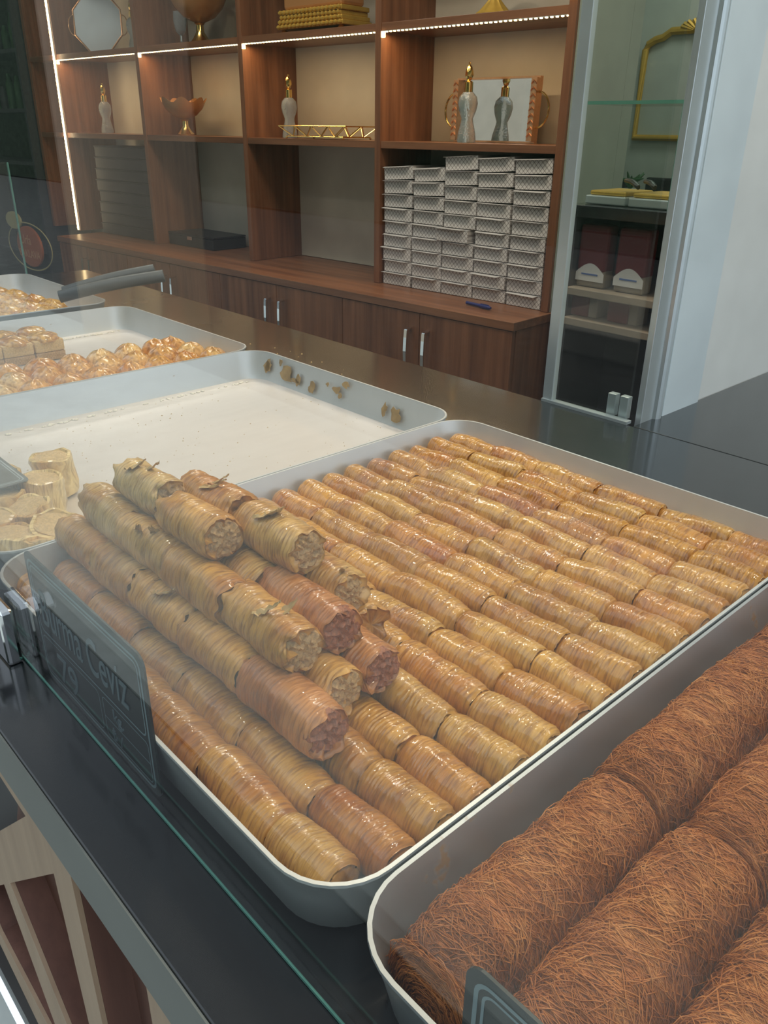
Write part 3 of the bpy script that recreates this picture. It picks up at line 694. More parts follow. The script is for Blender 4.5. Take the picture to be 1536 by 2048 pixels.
logs = [(0.5145, 0.021, 0.167, 9500, 'nearest shredded pastry log, beside the wall shared with the roll tray'),
        (0.5145, 0.190, 0.200, 7500, 'shredded pastry log end to end behind the nearest one'),
        (0.5145, 0.392, 0.195, 4000, 'far shredded pastry log by the shared tray wall, at the right picture edge'),
        (0.5712, 0.021, 0.167, 9500, 'shredded pastry log in the second column, behind the lower price sign'),
        (0.5712, 0.190, 0.200, 6000, 'far shredded pastry log in the second column, cut across by a dark seam'),
        (0.6280, 0.021, 0.167, 7000, 'shredded pastry log in the third column, at the lower right corner'),
        (0.6280, 0.190, 0.200, 3000, 'far shredded pastry log in the third column'),
        (0.6848, 0.021, 0.167, 3000, 'shredded pastry log in the fourth column, just inside the frame')]
for i, (x, y, L, ns, ph) in enumerate(logs):
    b, s_ = log_parts(20+i, 0.0555, 0.0485+0.002*(i % 2), L, int(ns*1.4))
    o = thing('shredded_pastry_log', ph, 'pastry', (x, y, FLOOR+0.0005), (0, 0, 0), 'shredded pastry logs')
    put('core', b, o); put('strands', s_, o, kind='stuff')
# ------------------------------------------------------------------ price signs
def outline(x0, x1, z0, z1, r, wd, y):
    "rounded frame line"
    a = rrect(x0, x1, z0, z1, r, 5); b = rrect(x0+wd, x1-wd, z0+wd, z1-wd, max(r-wd, 0.0005), 5); n = len(a)
    vs_ = [(q[0], y, q[1]) for q in a]+[(q[0], y, q[1]) for q in b]
    return vs_, [(i, (i+1) % n, n+(i+1) % n, n+i) for i in range(n)]
def make_sign(label, loc, rot, big, cells=True, bright='chalk'):
    t = thing('price_sign', label, 'sign', loc, rot, 'chalkboard style price signs')
    Wd, Ht = 0.182, 0.112
    pts = [(q[0], 0, q[1]) for q in rrect(0, Wd, 0, Ht, 0.009, 6)]
    build(MB().prism([Vector(q) for q in pts], (0, 0.0014, 0)), 'plate', 'slate_sheen' if bright == 'chalk_bright' else 'slate', t)
    mb = MB(); y = -0.0003
    mb.add(*outline(0.0045, Wd-0.0045, 0.0045, Ht-0.0045, 0.008, 0.0021, y))
    mb.add(*outline(0.0085, Wd-0.0085, 0.046, Ht-0.0085, 0.006, 0.0014, y))
    if cells:
        mb.add(*outline(0.0085, 0.104, 0.0085, 0.0425, 0.005, 0.0008, y)); mb.add(*outline(0.1085, Wd-0.0085, 0.0085, 0.0425, 0.004, 0.0008, y))
        mb.add([(0.1085, y, 0.025), (Wd-0.0085, y, 0.025), (Wd-0.0085, y, 0.0258), (0.1085, y, 0.0258)], [(0, 1, 2, 3)])
    build(mb, 'border_lines', 'chalk_line' if bright == 'chalk' else bright, t)
    if big:
        text(big, t, (0.016, -0.0006, 0.056), 0.044, bright, sx=0.60, shear=0.1)
        text('79', t, (0.032, -0.0006, 0.0125), 0.036, bright, sx=1.0)
        text('kg.', t, (0.124, -0.0006, 0.0305), 0.014, bright)
        text('\u20ba /', t, (0.118, -0.0006, 0.0115), 0.014, bright)
    return t
make_sign('dark slate price sign lettered Burma Ceviz, against the front glass before the rolls', (0.1165, -0.0024, 0.0005), (0.0, 0, 0), 'Burma Ceviz')
make_sign('dark price sign with pale double border, before the shredded pastry', (0.552, -0.0024, 0.0005), (0, 0, 0), None, False)
make_sign('price card with painted grey sheen lying tilted on pale short rolls, left picture edge', (-0.089-0.182, 0.079, 0.040), (0, 0, 0), None, False, 'chalk_bright')
c = [o for o in col.objects if o.name.startswith('price_sign')][-1]; c.scale = (0.75, 0.75, 0.75)
c.rotation_euler = (-PI/2, 0, 0); c.location = (-0.142-0.1365, 0.0095, 0.0560)
# ------------------------------------------------------------------ tongs on the far tray
tg = thing('serving_tongs', 'dark grey serving tongs resting across the farthest tray rim', 'tongs', (-1.07, 0.53, 0.052))
def arm(p0, p1, w0, w1, th):
    p0, p1 = Vector(p0), Vector(p1); d = (p1-p0).normalized(); sd = d.cross(Vector((0, 0, 1))).normalized(); up = sd.cross(d)
    mb = MB(); n = 8; vs_ = []; fs = []; m_ = 12
    for i in range(n+1):
        t = i/n; c_ = p0.lerp(p1, t)+up*0.004*math.sin(t*PI); w_ = w0+(w1-w0)*t
        if i == n: w_ *= 0.6
        for j in range(m_):
            a = 2*PI*j/m_; vs_.append(tuple(c_+sd*w_*math.cos(a)+up*th*math.sin(a)))
    for i in range(n):
        for j in range(m_): k = (j+1) % m_; fs.append((i*m_+j, i*m_+k, (i+1)*m_+k, (i+1)*m_+j))
    fs += [tuple(reversed(range(m_))), tuple(n*m_+j for j in range(m_))]; return mb.add(vs_, fs)
build(arm((-0.050, 0.015, 0.008), (0.052, 0.185, 0.052), 0.010, 0.013, 0.012), 'tong_arm', 'grey_plastic', tg, smooth=True)
build(arm((-0.012, -0.010, 0.006), (0.105, 0.178, 0.046), 0.010, 0.014, 0.013), 'tong_arm', 'grey_plastic', tg, smooth=True)
# ------------------------------------------------------------------ shelf unit
ROT = (0, 0, SA)
base = A0.copy(); base.z = 0
UP = [-0.07, -0.845, -1.625, -2.405, -3.195, -3.50]
VF, VB = 0.10, 0.40
MID, TOP_ = 0.350, 0.722
su = thing('display_shelf_unit', 'tall brown wood display shelving with pale backs along the far wall', 'shelf', tuple(base), ROT)
for i, u in enumerate(UP):
    build(MB().box(u-0.014, u+0.014, VF, VB, ZC+0.001, 1.55, 0.001), 'upright', 'shelf_wood', su)
for i in range(5):
    u0, u1 = UP[i+1]+0.0142, UP[i]-0.0142
    for z in (MID, TOP_, 1.10, 1.48):
        build(MB().box(u0, u1, VF+0.003, VB-0.012, z-0.024, z, 0.001), 'shelf_board', 'shelf_wood_flat', su)
    build(MB().box(u0, u1, VB-0.010, VB-0.002, ZC+0.002, 1.54), 'back_panel', 'back_board', su, label='pale cream back panel')
build(MB().box(UP[0]+0.0145, UP[0]+0.0165, VF+0.012, VB+0.03, ZC+0.001, 1.55), 'side_cladding', 'far_wall_paint', su, label='grey-green cladding on the right side')
cab = thing('base_cabinet', 'long low brown wood cabinet with chrome handles under the shelving', 'cabinet', tuple(base), ROT)
VC = -0.110
u_r, z_r = on_shelf(1028, 650, VC)
UR = u_r
CL = on_shelf(118, 500, VC)[0]
build(MB().box(CL, UR, VC, VB, ZC-0.028, ZC, 0.0015), 'worktop', 'shelf_wood_flat', cab)
build(MB().box(CL+0.008, UR-0.004, VC+0.022, VB, -H+0.06, ZC-0.0285), 'carcass', 'shelf_wood', cab)
build(MB().box(CL+0.008, UR-0.01, VC+0.05, VB, -H, -H+0.06), 'plinth', 'dark_panel', cab)
hs = [on_shelf(*q, VC-0.02) for q in ((848, 655), (813, 642), (557, 580), (530, 572), (340, 536), (322, 529), (175, 499), (162, 495))]
mids = [(hs[i][0]+hs[i+1][0])/2 for i in (0, 2, 4, 6)]
seams = [UR-0.004]
for i in range(4):
    seams.append(mids[i]); seams.append((mids[i]+mids[i+1])/2 if i < 3 else CL+0.010)
di = 0
for a, b in zip(seams[:-1], seams[1:]):
    d_ = build(MB().box(b+0.0015, a-0.0015, VC+0.003, VC+0.021, -H+0.065, ZC-0.030, 0.001), 'door', 'shelf_wood', cab)
    hu = hs[di][0]; di += 1
    hm = MB(); z1 = ZC-0.085; z0 = z1-0.155
    pts = [(hu, VC+0.004, z1), (hu, VC-0.022, z1-0.004), (hu, VC-0.024, z1-0.03), (hu, VC-0.026, (z0+z1)/2), (hu, VC-0.024, z0+0.03), (hu, VC-0.022, z0+0.004), (hu, VC+0.004, z0)]
    for q, r_ in zip(pts[:-1], pts[1:]):
        q, r_ = Vector(q), Vector(r_); dd = (r_-q).normalized(); nn = Vector((1, 0, 0)); b2 = dd.cross(nn)
        poly = [q+nn*0.0065+b2*0.003, q-nn*0.0065+b2*0.003, q-nn*0.0065-b2*0.003, q+nn*0.0065-b2*0.003]; hm.prism(poly, (r_-q)*1.03)
    build(hm, 'handle', 'chrome', d_, label='curved chrome handle')
# extra wood end panel right of the cabinet
e0 = on_shelf(1135, 622, 0.2); ep = thing('cabinet_end_panel', 'upright brown wood end panel right of the low cabinet, behind the glass door', 'panel', tuple(SH(UR+0.012, 0.0, -H)), ROT)
build(MB().box(0, 0.050, 0.10, 0.405, 0, ZC+H+0.028, 0.001), 'panel', 'shelf_wood', ep)
# LED strips
def led(u0, u1, z, label):
    t = thing('led_strip', label, 'light strip', tuple(SH((u0+u1)/2, VF+0.002, z)), ROT, 'warm LED strips under the shelves')
    L = u1-u0
    build(MB().box(-L/2, L/2, -0.001, 0.009, -0.0015, 0.0), 'tape', 'aluminium', t)
    mb = MB(); n = int(L/0.0185)
    for i in range(n):
        x = -L/2+0.022+i*0.0185; mb.box(x-0.0032, x+0.0032, -0.0022, 0.005, -0.0050, -0.0016)
    mb.box(-L/2+0.0, -L/2+0.012, -0.004, 0.006, -0.020, -0.0016)
    build(mb, 'diodes', 'led', t, kind='stuff')
    l = lamp('led_strip_lamp', SH((u0+u1)/2, VF+0.03, z-0.009), L*0.95, 1.3, (1.0, 0.66, 0.34), 0.01, (0, 0, SA)); return t
led(UP[1]+0.016, UP[0]-0.016, TOP_-0.0245, 'row of warm diodes under the shelf above the mirrored tray')
led(UP[2]+0.016, UP[1]-0.016, TOP_-0.0245, 'row of warm diodes above the gold wire tray')
led(UP[3]+0.016, UP[2]-0.016, TOP_-0.0245, 'row of warm diodes above the ruffled gold bowl')
led(UP[4]+0.016, UP[3]-0.016, TOP_-0.0245, 'leftmost row of warm diodes, beside the vertical light bar')
t = thing('led_light_bar', 'tall glowing vertical light bar on the left upright of the shelving', 'light strip', tuple(SH(UP[4], VF-0.001, ZC+0.004)), ROT)
build(MB().box(-0.010, 0.010, -0.004, 0.0, 0, 1.45), 'channel', 'aluminium', t)
mb = MB(); mb.box(-0.006, 0.006, -0.0075, -0.0042, 0.001, 1.449); build(mb, 'diffuser', 'led_diffuser', t)
mb = MB(); [mb.box(-0.004, 0.004, -0.0095, -0.0077, 0.01+i*0.02, 0.018+i*0.02) for i in range(71)]; build(mb, 'diodes', 'led', t, kind='stuff')
lamp('led_bar_lamp', SH(UP[4]-0.0, VF-0.03, 0.5), 0.01, 1.6, (1.0, 0.74, 0.44), 1.3, (PI/2, 0, SA))
t = thing('led_corner_light', 'small warm light at the top right corner of the shelving', 'light', tuple(SH(UP[0], VF-0.001, TOP_+0.015)), ROT)
build(MB().box(-0.006, 0.006, -0.006, 0, 0, 0.022), 'diode', 'led', t)
# ------------------------------------------------------------------ stacked pastry boxes
def box_mesh(w_, h_, d_):
    return MB().box(-w_/2, w_/2, 0, d_, 0, h_, 0.0012).mesh('carton', 'printed_card')
BX = box_mesh(0.139, 0.043, 0.19)
LID = MB().box(-0.071, 0.069, -0.001, 0.19, 0, 0.0012).mesh('lid', 'white_card')
FLAP = MB().prism([Vector(q) for q in ((-0.071, 0, 0), (0.055, 0, 0), (0.045, -0.016, 0), (-0.071, -0.012, 0))], (0, 0, 0.0008)).mesh('flap', 'white_card')
cols5 = [(-0.749, 9, 0.262), (-0.602, 9, 0.262), (-0.459, 10, 0.304), (-0.312, 10, 0.304), (-0.165, 10, 0.304)]
R_ = random.Random(21); z00 = ZC+0.0015
cn = ['leftmost', 'second', 'middle', 'fourth', 'rightmost']
for ci, (u, n, ztop) in enumerate(cols5):
    pitch = (ztop-z00+0.005)/n
    for k in range(n):
        z = z00+pitch*k; top = n-k
        ph = 'white lattice-printed pastry box, %s from the top of the %s stack' % (ORD[top] if top > 1 else 'first', cn[ci])
        du = R_.uniform(-0.003, 0.003); dv = R_.uniform(0, 0.004)
        if ci == 2 and k == 4: du = -0.018; dv = -0.012
        up = max(0, k-n+4)
        rx, ry = 0.0, 0.0
        ry = -0.022*up if ci < 4 else -0.016*up
        o = thing('pastry_box', ph, 'box', tuple(SH(u+du, VF+0.012+dv, z+0.0012*up)), (0, ry, SA+R_.uniform(-0.02, 0.02)), 'stacked pastry boxes')
        o.scale = (1, 1, (pitch-0.0042)/0.043)
        put('carton', BX, o)
        put('lid', LID, o, (0, 0, 0.0434), (0.0, 0.0, 0))
        if k < n: put('flap', FLAP, o, (R_.uniform(-0.006, 0.004), 0.001, 0.0434), (R_.uniform(-0.1, 0.25), 0, 0))
# black flat box and dark cartons
u_, z_ = on_shelf(370, 480, 0.2)
o = thing('flat_black_case', 'flat black case lying on the cabinet below the ruffled bowl', 'case', tuple(SH(-2.185, 0.16, ZC+0.0012)), ROT)
build(MB().box(-0.19, 0.19, 0, 0.2, 0, 0.050, 0.004), 'body', 'black_plastic', o); build(MB().box(-0.192, 0.192, -0.002, 0.2, 0.0515, 0.060, 0.003), 'lid', 'black_plastic', o)
build(MB().box(-0.02, 0.02, -0.006, -0.001, 0.034, 0.052, 0.001), 'clasp', 'chrome', o)
for k in range(8):
    o = thing('dark_carton', 'dark grey carton, %s from the bottom of the stack in the left bay' % ORD[k+1], 'box', tuple(SH(-2.74+random.uniform(-.01, .01), 0.15, ZC+0.0015+k*0.056)), ROT, 'dark cartons in the left bay')
    build(MB().box(-0.27, 0.27, 0, 0.2, 0, 0.050, 0.002), 'carton', 'dark_card', o); build(MB().box(-0.275, 0.275, -0.003, 0.2, 0.0505, 0.0545), 'lid', 'dark_card', o)
pn = thing('pen', 'dark blue pen lying on the cabinet before the boxes', 'pen', tuple(SH(-0.270, -0.0, ZC+0.0085)), (0, 0, SA-0.15))
mb = MB(); mb.tube([(-0.055, 0, 0), (0.01, 0, 0)], 0.006, 10); build(mb, 'barrel', 'blue_plastic', pn, smooth=True)
mb = MB(); mb.tube([(0.011, 0, 0), (0.05, 0, 0), (0.062, 0, 0)], [0.0072, 0.0072, 0.004], 10).box(0.015, 0.05, -0.002, 0.002, 0.0065, 0.0085); build(mb, 'cap', 'blue_plastic', pn)
# ------------------------------------------------------------------ ornaments
ZM = MID+0.0008; ZT = TOP_+0.0008
def bottle(u, v, z, label, sc=1.0):
    t = thing('crystal_decanter', label, 'bottle', tuple(SH(u, v, z)), ROT, 'crystal decanters with gold stoppers')
    pr2 = [(0.030, 0), (0.033, 0.006), (0.030, 0.03), (0.022, 0.062), (0.020, 0.075), (0.030, 0.100), (0.034, 0.122), (0.030, 0.142), (0.017, 0.156)]
    build(MB().lathe([(r*sc, h*sc) for r, h in pr2], 28), 'flask', 'cut_crystal', t, smooth=True)
    build(MB().lathe([(0.0145*sc, 0.1565*sc), (0.0145*sc, 0.186*sc), (0.010*sc, 0.190*sc)], 20), 'collar', 'gold', t, smooth=True)
    build(MB().lathe([(0.005*sc, 0.1905*sc), (0.009*sc, 0.196*sc), (0.0125*sc, 0.207*sc), (0.012*sc, 0.220*sc), (0.008*sc, 0.232*sc), (0.003*sc, 0.238*sc), (0.004*sc, 0.243*sc), (0.001*sc, 0.247*sc)], 18,
          wave=lambda i, a, r, z_: (r*(1+0.16*math.sin(a*6+i*1.6)), z_)), 'stopper', 'gold', t, smooth=True)
    return t
bottle(-0.512, 0.20, ZM, 'cut crystal decanter with gold stopper before the mirrored tray')
bottle(-1.470, 0.22, ZM, 'grey crystal decanter with gold stopper beside the gold wire tray', 0.97)
bottle(-2.960, 0.22, ZM, 'dim crystal decanter in the left bay near the light bar', 0.97)
bottle(-2.70, 0.28, ZT, 'gold-necked decanter on the upper shelf right of the pale octagonal plate', 0.95)
# mirrored tray on edge
mt = thing('mirrored_tray', 'rose-gold framed mirrored tray with ring handles, propped on edge', 'tray', tuple(SH(-0.465, 0.30, ZM)), (-0.04, 0, SA))
Wm, Hm = 0.35, 0.205
build(MB().box(-Wm/2+0.022, Wm/2-0.022, 0.0, 0.004, 0.006, Hm-0.004), 'mirror_plate', 'mirror', mt)
fm = MB().box(-Wm/2, Wm/2, -0.010, 0.006, 0, 0.006).box(-Wm/2, Wm/2, -0.010, 0.006, Hm-0.006, Hm)
build(fm, 'frame', 'rose_gold', mt)
for sg in (-1, 1):
    x = sg*(Wm/2-0.011); mb = MB().box(x-0.011, x+0.011, -0.030, 0.006, 0.0065, Hm-0.0065)
    for k in range(9): mb.tube([(x-0.010, -0.031, 0.02+0.02*k), (x, -0.034, 0.03+0.02*k), (x+0.010, -0.031, 0.02+0.02*k)], 0.0022, 6)
    build(mb, 'side_gallery', 'rose_gold', mt)
    pts = [(sg*(Wm/2+0.0), 0, Hm/2) if False else (sg*(Wm/2+0.045*math.sin(a)), -0.012, Hm/2+0.055*math.cos(a)) for a in [PI*i/14 for i in range(15)]]
    build(MB().tube(pts, 0.0035, 8), 'ring_handle', 'gold', mt, smooth=True)
# ruffled footed bowl
def footed_bowl(u, v, z, R, Hh, label, ruffle, mat='gold'):
    t = thing('footed_bowl', label, 'bowl', tuple(SH(u, v, z)), ROT, 'footed gold bowls')
    build(MB().lathe([(R*0.36, 0), (R*0.37, 0.006), (R*0.26, Hh*0.12), (R*0.14, Hh*0.26), (R*0.13, Hh*0.40), (R*0.19, Hh*0.44)], 28, wave=lambda i, a, r, zz: (r*(1+(0.05*math.sin(a*9) if i < 3 else 0)), zz)), 'foot', 'gold', t, smooth=True)
    f = 1 if ruffle else 0
    build(MB().lathe([(R*0.16, Hh*0.445), (R*0.55, Hh*0.56), (R*0.85, Hh*0.76), (R*1.0, Hh*0.97), (R*0.965, Hh*0.965), (R*0.8, Hh*0.78), (R*0.5, Hh*0.60), (R*0.12, Hh*0.50)], 48,
          wave=lambda i, a, r, zz: (r*(1+f*0.06*math.sin(a*7)*(r/R)**2), zz+f*0.012*math.sin(a*7)*(r/R)**3)), 'bowl', mat, t, smooth=True)
    return t
m, nt, p = nmat('amber_glass'); p.inputs['Base Color'].default_value = (0.55, 0.26, 0.10, 1); p.inputs['Roughness'].default_value = 0.25; p.inputs['Metallic'].default_value = 0.35
footed_bowl(-2.203, 0.20, ZM, 0.105, 0.155, 'ruffled amber bowl on a gold foot, below the third light row', True, 'amber_glass')
footed_bowl(-2.055, 0.22, ZT, 0.125, 0.185, 'large plain bowl on a gold stem on the upper shelf', False, 'amber_glass')
t = thing('small_goblet', 'small silver-based goblet left of the large upper bowl', 'goblet', tuple(SH(-2.235, 0.24, ZT)), ROT)
build(MB().lathe([(0.022, 0), (0.020, 0.008), (0.006, 0.022), (0.005, 0.045)], 20), 'foot', 'chrome', t, smooth=True)
build(MB().lathe([(0.006, 0.0455), (0.022, 0.06), (0.030, 0.10), (0.028, 0.14), (0.026, 0.14), (0.027, 0.10), (0.018, 0.064)], 24), 'cup', 'cut_crystal', t, smooth=True)
# gold wire tray
wt = thing('wire_tray', 'gold geometric wire tray beside the grey decanter', 'tray', tuple(SH(-1.205, 0.19, ZM)), ROT)
a_, b_ = 0.195, 0.09; z1_ = 0.008; z2_ = 0.046
mb = MB().box(-a_+0.03, a_-0.03, -b_+0.015, b_-0.015, z1_-0.002, z1_)
build(mb, 'base_plate', 'mirror', wt)
lo_ = [(-a_+0.03, -b_+0.015), (a_-0.03, -b_+0.015), (a_-0.03, b_-0.015), (-a_+0.03, b_-0.015)]; hi_ = [(-a_, -b_), (a_, -b_), (a_, b_), (-a_, b_)]
mb = MB()
for i in range(4):
    j = (i+1) % 4; mb.tube([(*lo_[i], z1_), (*lo_[j], z1_)], 0.0024, 6); mb.tube([(*hi_[i], z2_), (*hi_[j], z2_)], 0.0024, 6)
    nseg = 4 if i % 2 == 0 else 2
    for k in range(nseg):
        A_ = Vector((*hi_[i], z2_)).lerp(Vector((*hi_[j], z2_)), k/nseg); B_ = Vector((*lo_[i], z1_)).lerp(Vector((*lo_[j], z1_)), (k+0.5)/nseg); C_ = Vector((*hi_[i], z2_)).lerp(Vector((*hi_[j], z2_)), (k+1)/nseg)
        mb.tube([A_, B_], 0.0022, 6); mb.tube([B_, C_], 0.0022, 6)
build(mb, 'wire_frame', 'gold', wt)
mb = MB(); [mb.lathe([(0.003, 0), (0.005, 0.003), (0.004, 0.0058)], 10, (x, y, 0)) for x, y in lo_]; build(mb, 'feet', 'gold', wt)
# pale octagonal plate with gilt rim
op = thing('octagonal_plate', 'pale octagonal plate with thin gilt rim standing on the upper left shelf', 'plate', tuple(SH(-2.96, 0.235, ZT)), (-0.06, 0, SA+0.62))
oc = [Vector((0.145*math.cos(PI/8+PI/4*i)*0.95, 0, 0.142+0.145*math.sin(PI/8+PI/4*i))) for i in range(8)]
build(MB().prism(oc, (0, 0.005, 0)), 'plate', 'frame_paint', op)
mb = MB(); mb.tube([q+Vector((0, -0.001, 0)) for q in oc], 0.0045, 8, True); build(mb, 'gilt_rim', 'rose_gold', op)
mb = MB(); [mb.tube([(sg*(0.130+0.030*math.sin(a)), 0, 0.13+0.045*math.cos(a)) for a in [PI*i/10 for i in range(11)]], 0.003, 6) for sg in (-1, 1)]; build(mb, 'ring_handles', 'rose_gold', op)
cl2 = None
# ornate casket and candle stand on the upper shelf
cs = thing('ornate_casket', 'ornate footed gilt casket on the upper shelf over the gold wire tray', 'casket', tuple(SH(-1.25, 0.22, ZT)), ROT)
mb = MB()
for sx_ in (-1, 1):
    for sy_ in (-1, 1): mb.lathe([(0.010, 0), (0.014, 0.006), (0.007, 0.014)], 10, (sx_*0.16, sy_*0.06, 0))
build(mb, 'feet', 'gold', cs)
mb = MB(); R_ = random.Random(2)
for k, (hw, z) in enumerate([(0.185, 0.014), (0.178, 0.030), (0.170, 0.046), (0.176, 0.062)]):
    mb.box(-hw, hw, -hw*0.42, hw*0.42, z, z+0.0158, 0.003)
    for i in range(16):
        x = -hw+2*hw*(i+0.5)/16; mb.lathe([(0.002, 0), (0.009, 0.005), (0.010, 0.010), (0.003, 0.016)], 7, (x, -hw*0.42-0.002, z))
build(mb, 'body', 'gilt', cs)
build(MB().box(-0.165, 0.165, -0.06, 0.06, 0.0785, 0.15, 0.012).box(-0.15, 0.15, -0.05, 0.05, 0.151, 0.172, 0.01), 'lid', 'amber_glass', cs)
st = thing('gilt_stand', 'gilt beaded stand base on the upper shelf near the right corner light', 'stand', tuple(SH(-0.44, 0.22, ZT)), ROT)
build(MB().lathe([(0.060, 0), (0.062, 0.008), (0.045, 0.020), (0.030, 0.036), (0.014, 0.055), (0.012, 0.090)], 32, wave=lambda i, a, r, z_: (r*(1+0.07*math.sin(a*12)), z_)), 'foot', 'gilt', st, smooth=True)
build(MB().lathe([(0.012, 0.0905), (0.05, 0.11), (0.075, 0.14), (0.07, 0.141), (0.02, 0.112)], 28), 'dish', 'gilt', st, smooth=True)
# ------------------------------------------------------------------ back room seen through the rear door
BY = 1.78
def B(px, py, y=BY): return at(px, py, (0, 1, 0), (0, y, 0))
zc_ = B(1250, 418).z
bx0 = B(1137, 430).x+0.70; bx1 = 0.60
bc = thing('rear_counter', 'dark counter in the back room seen through the rear glass door', 'counter', (-0.70, BY, -H))
build(MB().box(bx0-0.01, bx1, 0.0, 0.27, H+zc_-0.03, H+zc_, 0.001), 'countertop', 'black_laminate', bc)
build(MB().box(bx0, bx1, 0.24, 0.26, 0, H+zc_-0.031).box(bx0, bx0+0.015, 0.02, 0.24, 0, H+zc_-0.031).box(bx1-0.22, bx1-0.20, 0.02, 0.24, 0, H+zc_-0.031), 'body', 'dark_panel', bc)
zs1 = B(1185, 590, BY-0.05).z; zs2 = B(1190, 655, BY-0.05).z
build(MB().box(bx0+0.016, bx1-0.221, 0.0, 0.235, H+zs1-0.02, H+zs1, 0.002), 'shelf_board', 'cream_board', bc, label='pale shelf board')
build(MB().box(bx0+0.016, bx1-0.221, 0.0, 0.235, H+zs2-0.02, H+zs2, 0.002), 'shelf_board', 'cream_board', bc)
for i, px in enumerate((1178, 1256)):
    q = B(px, 575, BY+0.04); t = thing('red_pastry_bag', ['red packet with white label, left one on the rear counter shelf', 'red packet with white label, right one on the rear counter shelf'][i], 'packet', (q.x, BY+0.06, zs1+0.001), group='red packets in the back room')
    hb = 0.165
    build(MB().box(-0.045, 0.045, -0.022, 0.022, 0.0, hb*0.62, 0.006), 'packet', 'cream_board', t)
    build(MB().box(-0.046, 0.046, -0.024, 0.024, hb*0.25, hb, 0.008), 'wrapper', 'red_bag', t)
    lb = MB().prism([Vector((-0.045+0.09*i_/10, -0.0255, hb*0.12+(hb*0.16*math.sin(PI*i_/10)+0.018 if 0 <= i_ <= 10 else 0))) for i_ in range(11)]+[Vector((0.045, -0.0255, hb*0.10)), Vector((-0.045, -0.0255, hb*0.10))], (0, 0.0012, 0))
    build(lb, 'label_patch', 'white_card', t); build(MB().box(-0.026, 0.026, -0.0268, -0.0257, hb*0.20, hb*0.225), 'print_line', 'blue_print', t)
for i, px in enumerate((1170, 1250)):
    q = B(px, 640, BY+0.05); t = thing('red_carton', ['red and cream carton at the left of the lower rear shelf', 'red and cream carton at the right of the lower rear shelf'][i], 'box', (q.x-0.02, BY+0.07, zs2+0.001), group='cartons on the lower rear shelf')
    build(MB().box(-0.032, 0.032, -0.03, 0.03, 0, 0.065, 0.003), 'carton', 'red_bag', t); build(MB().box(0.0325, 0.06, -0.028, 0.03, 0, 0.06, 0.003), 'side_flap', 'cream_board', t)
# glass case on that counter
zg = B(1250, 208).z
gc = thing('rear_glass_case', 'small green-edged glass case on the back room counter', 'glass case', (-0.70, BY+0.02, zc_+0.0012))
xe = B(1330, 412).x+0.70
hg = zg-zc_
build(MB().box(bx0, xe+0.25, 0, 0.24, hg, hg+0.006), 'top_pane', 'pane_glass', gc); build(MB().box(bx0, xe+0.25, -0.001, 0.0, hg-0.001, hg+0.007), 'top_edge', 'glass_edge', gc)
build(MB().box(xe-0.003, xe+0.003, 0, 0.24, 0, hg-0.001), 'side_pane', 'pane_glass', gc); build(MB().box(xe-0.0035, xe+0.0035, -0.002, 0.0, 0, hg-0.001), 'side_edge', 'glass_edge', gc)
build(MB().box(bx0, xe-0.004, 0, 0.004, 0, hg-0.001), 'front_pane', 'pane_glass', gc)
xr = B(1375, 400).x+0.70; build(MB().box(xr-0.003, xr+0.003, -0.001, 0.004, 0, hg-0.001), 'support_bar', 'glass_edge', gc)
def small_tray(label, x, mat, hw):
    t = thing('rear_tray', label, 'tray', (x, BY+0.05, zc_+0.0012), group='trays in the back room'); build(MB().box(-hw, hw, 0, 0.16, 0, 0.022, 0.003), 'pan', 'aluminium', t)
    build(MB().box(-hw+0.006, hw-0.006, 0.01, 0.15, 0.0225, 0.034, 0.004), 'pastry_layer', mat, t); return t
small_tray('small tray of golden pastry in the back room, left of the rear tongs', bx0-0.70+0.006+(xe-0.004-bx0)*0.25, 'gilt', (xe-0.004-bx0)*0.25-0.008)
small_tray('small tray of golden pastry in the back room, under the rear tongs', bx0-0.70+0.000+(xe-0.004-bx0)*0.75, 'gilt', (xe-0.004-bx0)*0.25-0.008)
tg2 = thing('rear_tongs', 'black tongs lying on the back room pastry tray', 'tongs', (B(1236, 385).x, BY+0.10, zc_+0.042))
build(arm((-0.04, 0.0, 0.020), (0.015, -0.03, 0.006), 0.009, 0.008, 0.006), 'tong_arm', 'black_plastic', tg2, smooth=True); build(arm((0.0, 0.03, 0.018), (0.045, -0.0, 0.006), 0.009, 0.008, 0.006), 'tong_arm', 'black_plastic', tg2, smooth=True)
# chairs behind and gilt frame on the wall
for i, px in enumerate((1221, 1322)):
    q = B(px, 372, 3.5); t = thing('dark_chair', ['dark square-backed chair behind the rear tongs', 'dark square-backed chair behind the rear glass case edge'][i], 'chair', (q.x, 3.5, -H), group='dark chairs in the back room')
    zt = B(px, 356, 3.5).z+H
    build(MB().box(-0.085, 0.085, 0, 0.03, zt-0.22, zt, 0.01), 'backrest', 'black_plastic', t); build(MB().box(-0.12, 0.12, -0.3, 0.0, 0.42, 0.46, 0.01), 'seat', 'black_plastic', t)
    build(MB().box(-0.09, -0.07, 0.002, 0.028, 0.4605, zt-0.221).box(0.07, 0.09, 0.002, 0.028, 0.4605, zt-0.221), 'back_post', 'black_plastic', t)
    for sx_ in (-1, 1):
        for yy in (-0.28, -0.02): build(MB().box(sx_*0.10-0.015, sx_*0.10+0.015, yy-0.015, yy+0.015, 0, 0.4195), 'leg', 'black_plastic', t)
q = B(1130, 372, 3.5); t = thing('arched_chair', 'dark chair with arched openwork back, by the rear glass door edge', 'chair', (q.x-0.05, 3.5, -H))
za = B(1145, 340, 3.5).z+H
arc = [(0.10*math.cos(PI*i/12), 0, za-0.14+0.14*math.sin(PI*i/12)) for i in range(13)]
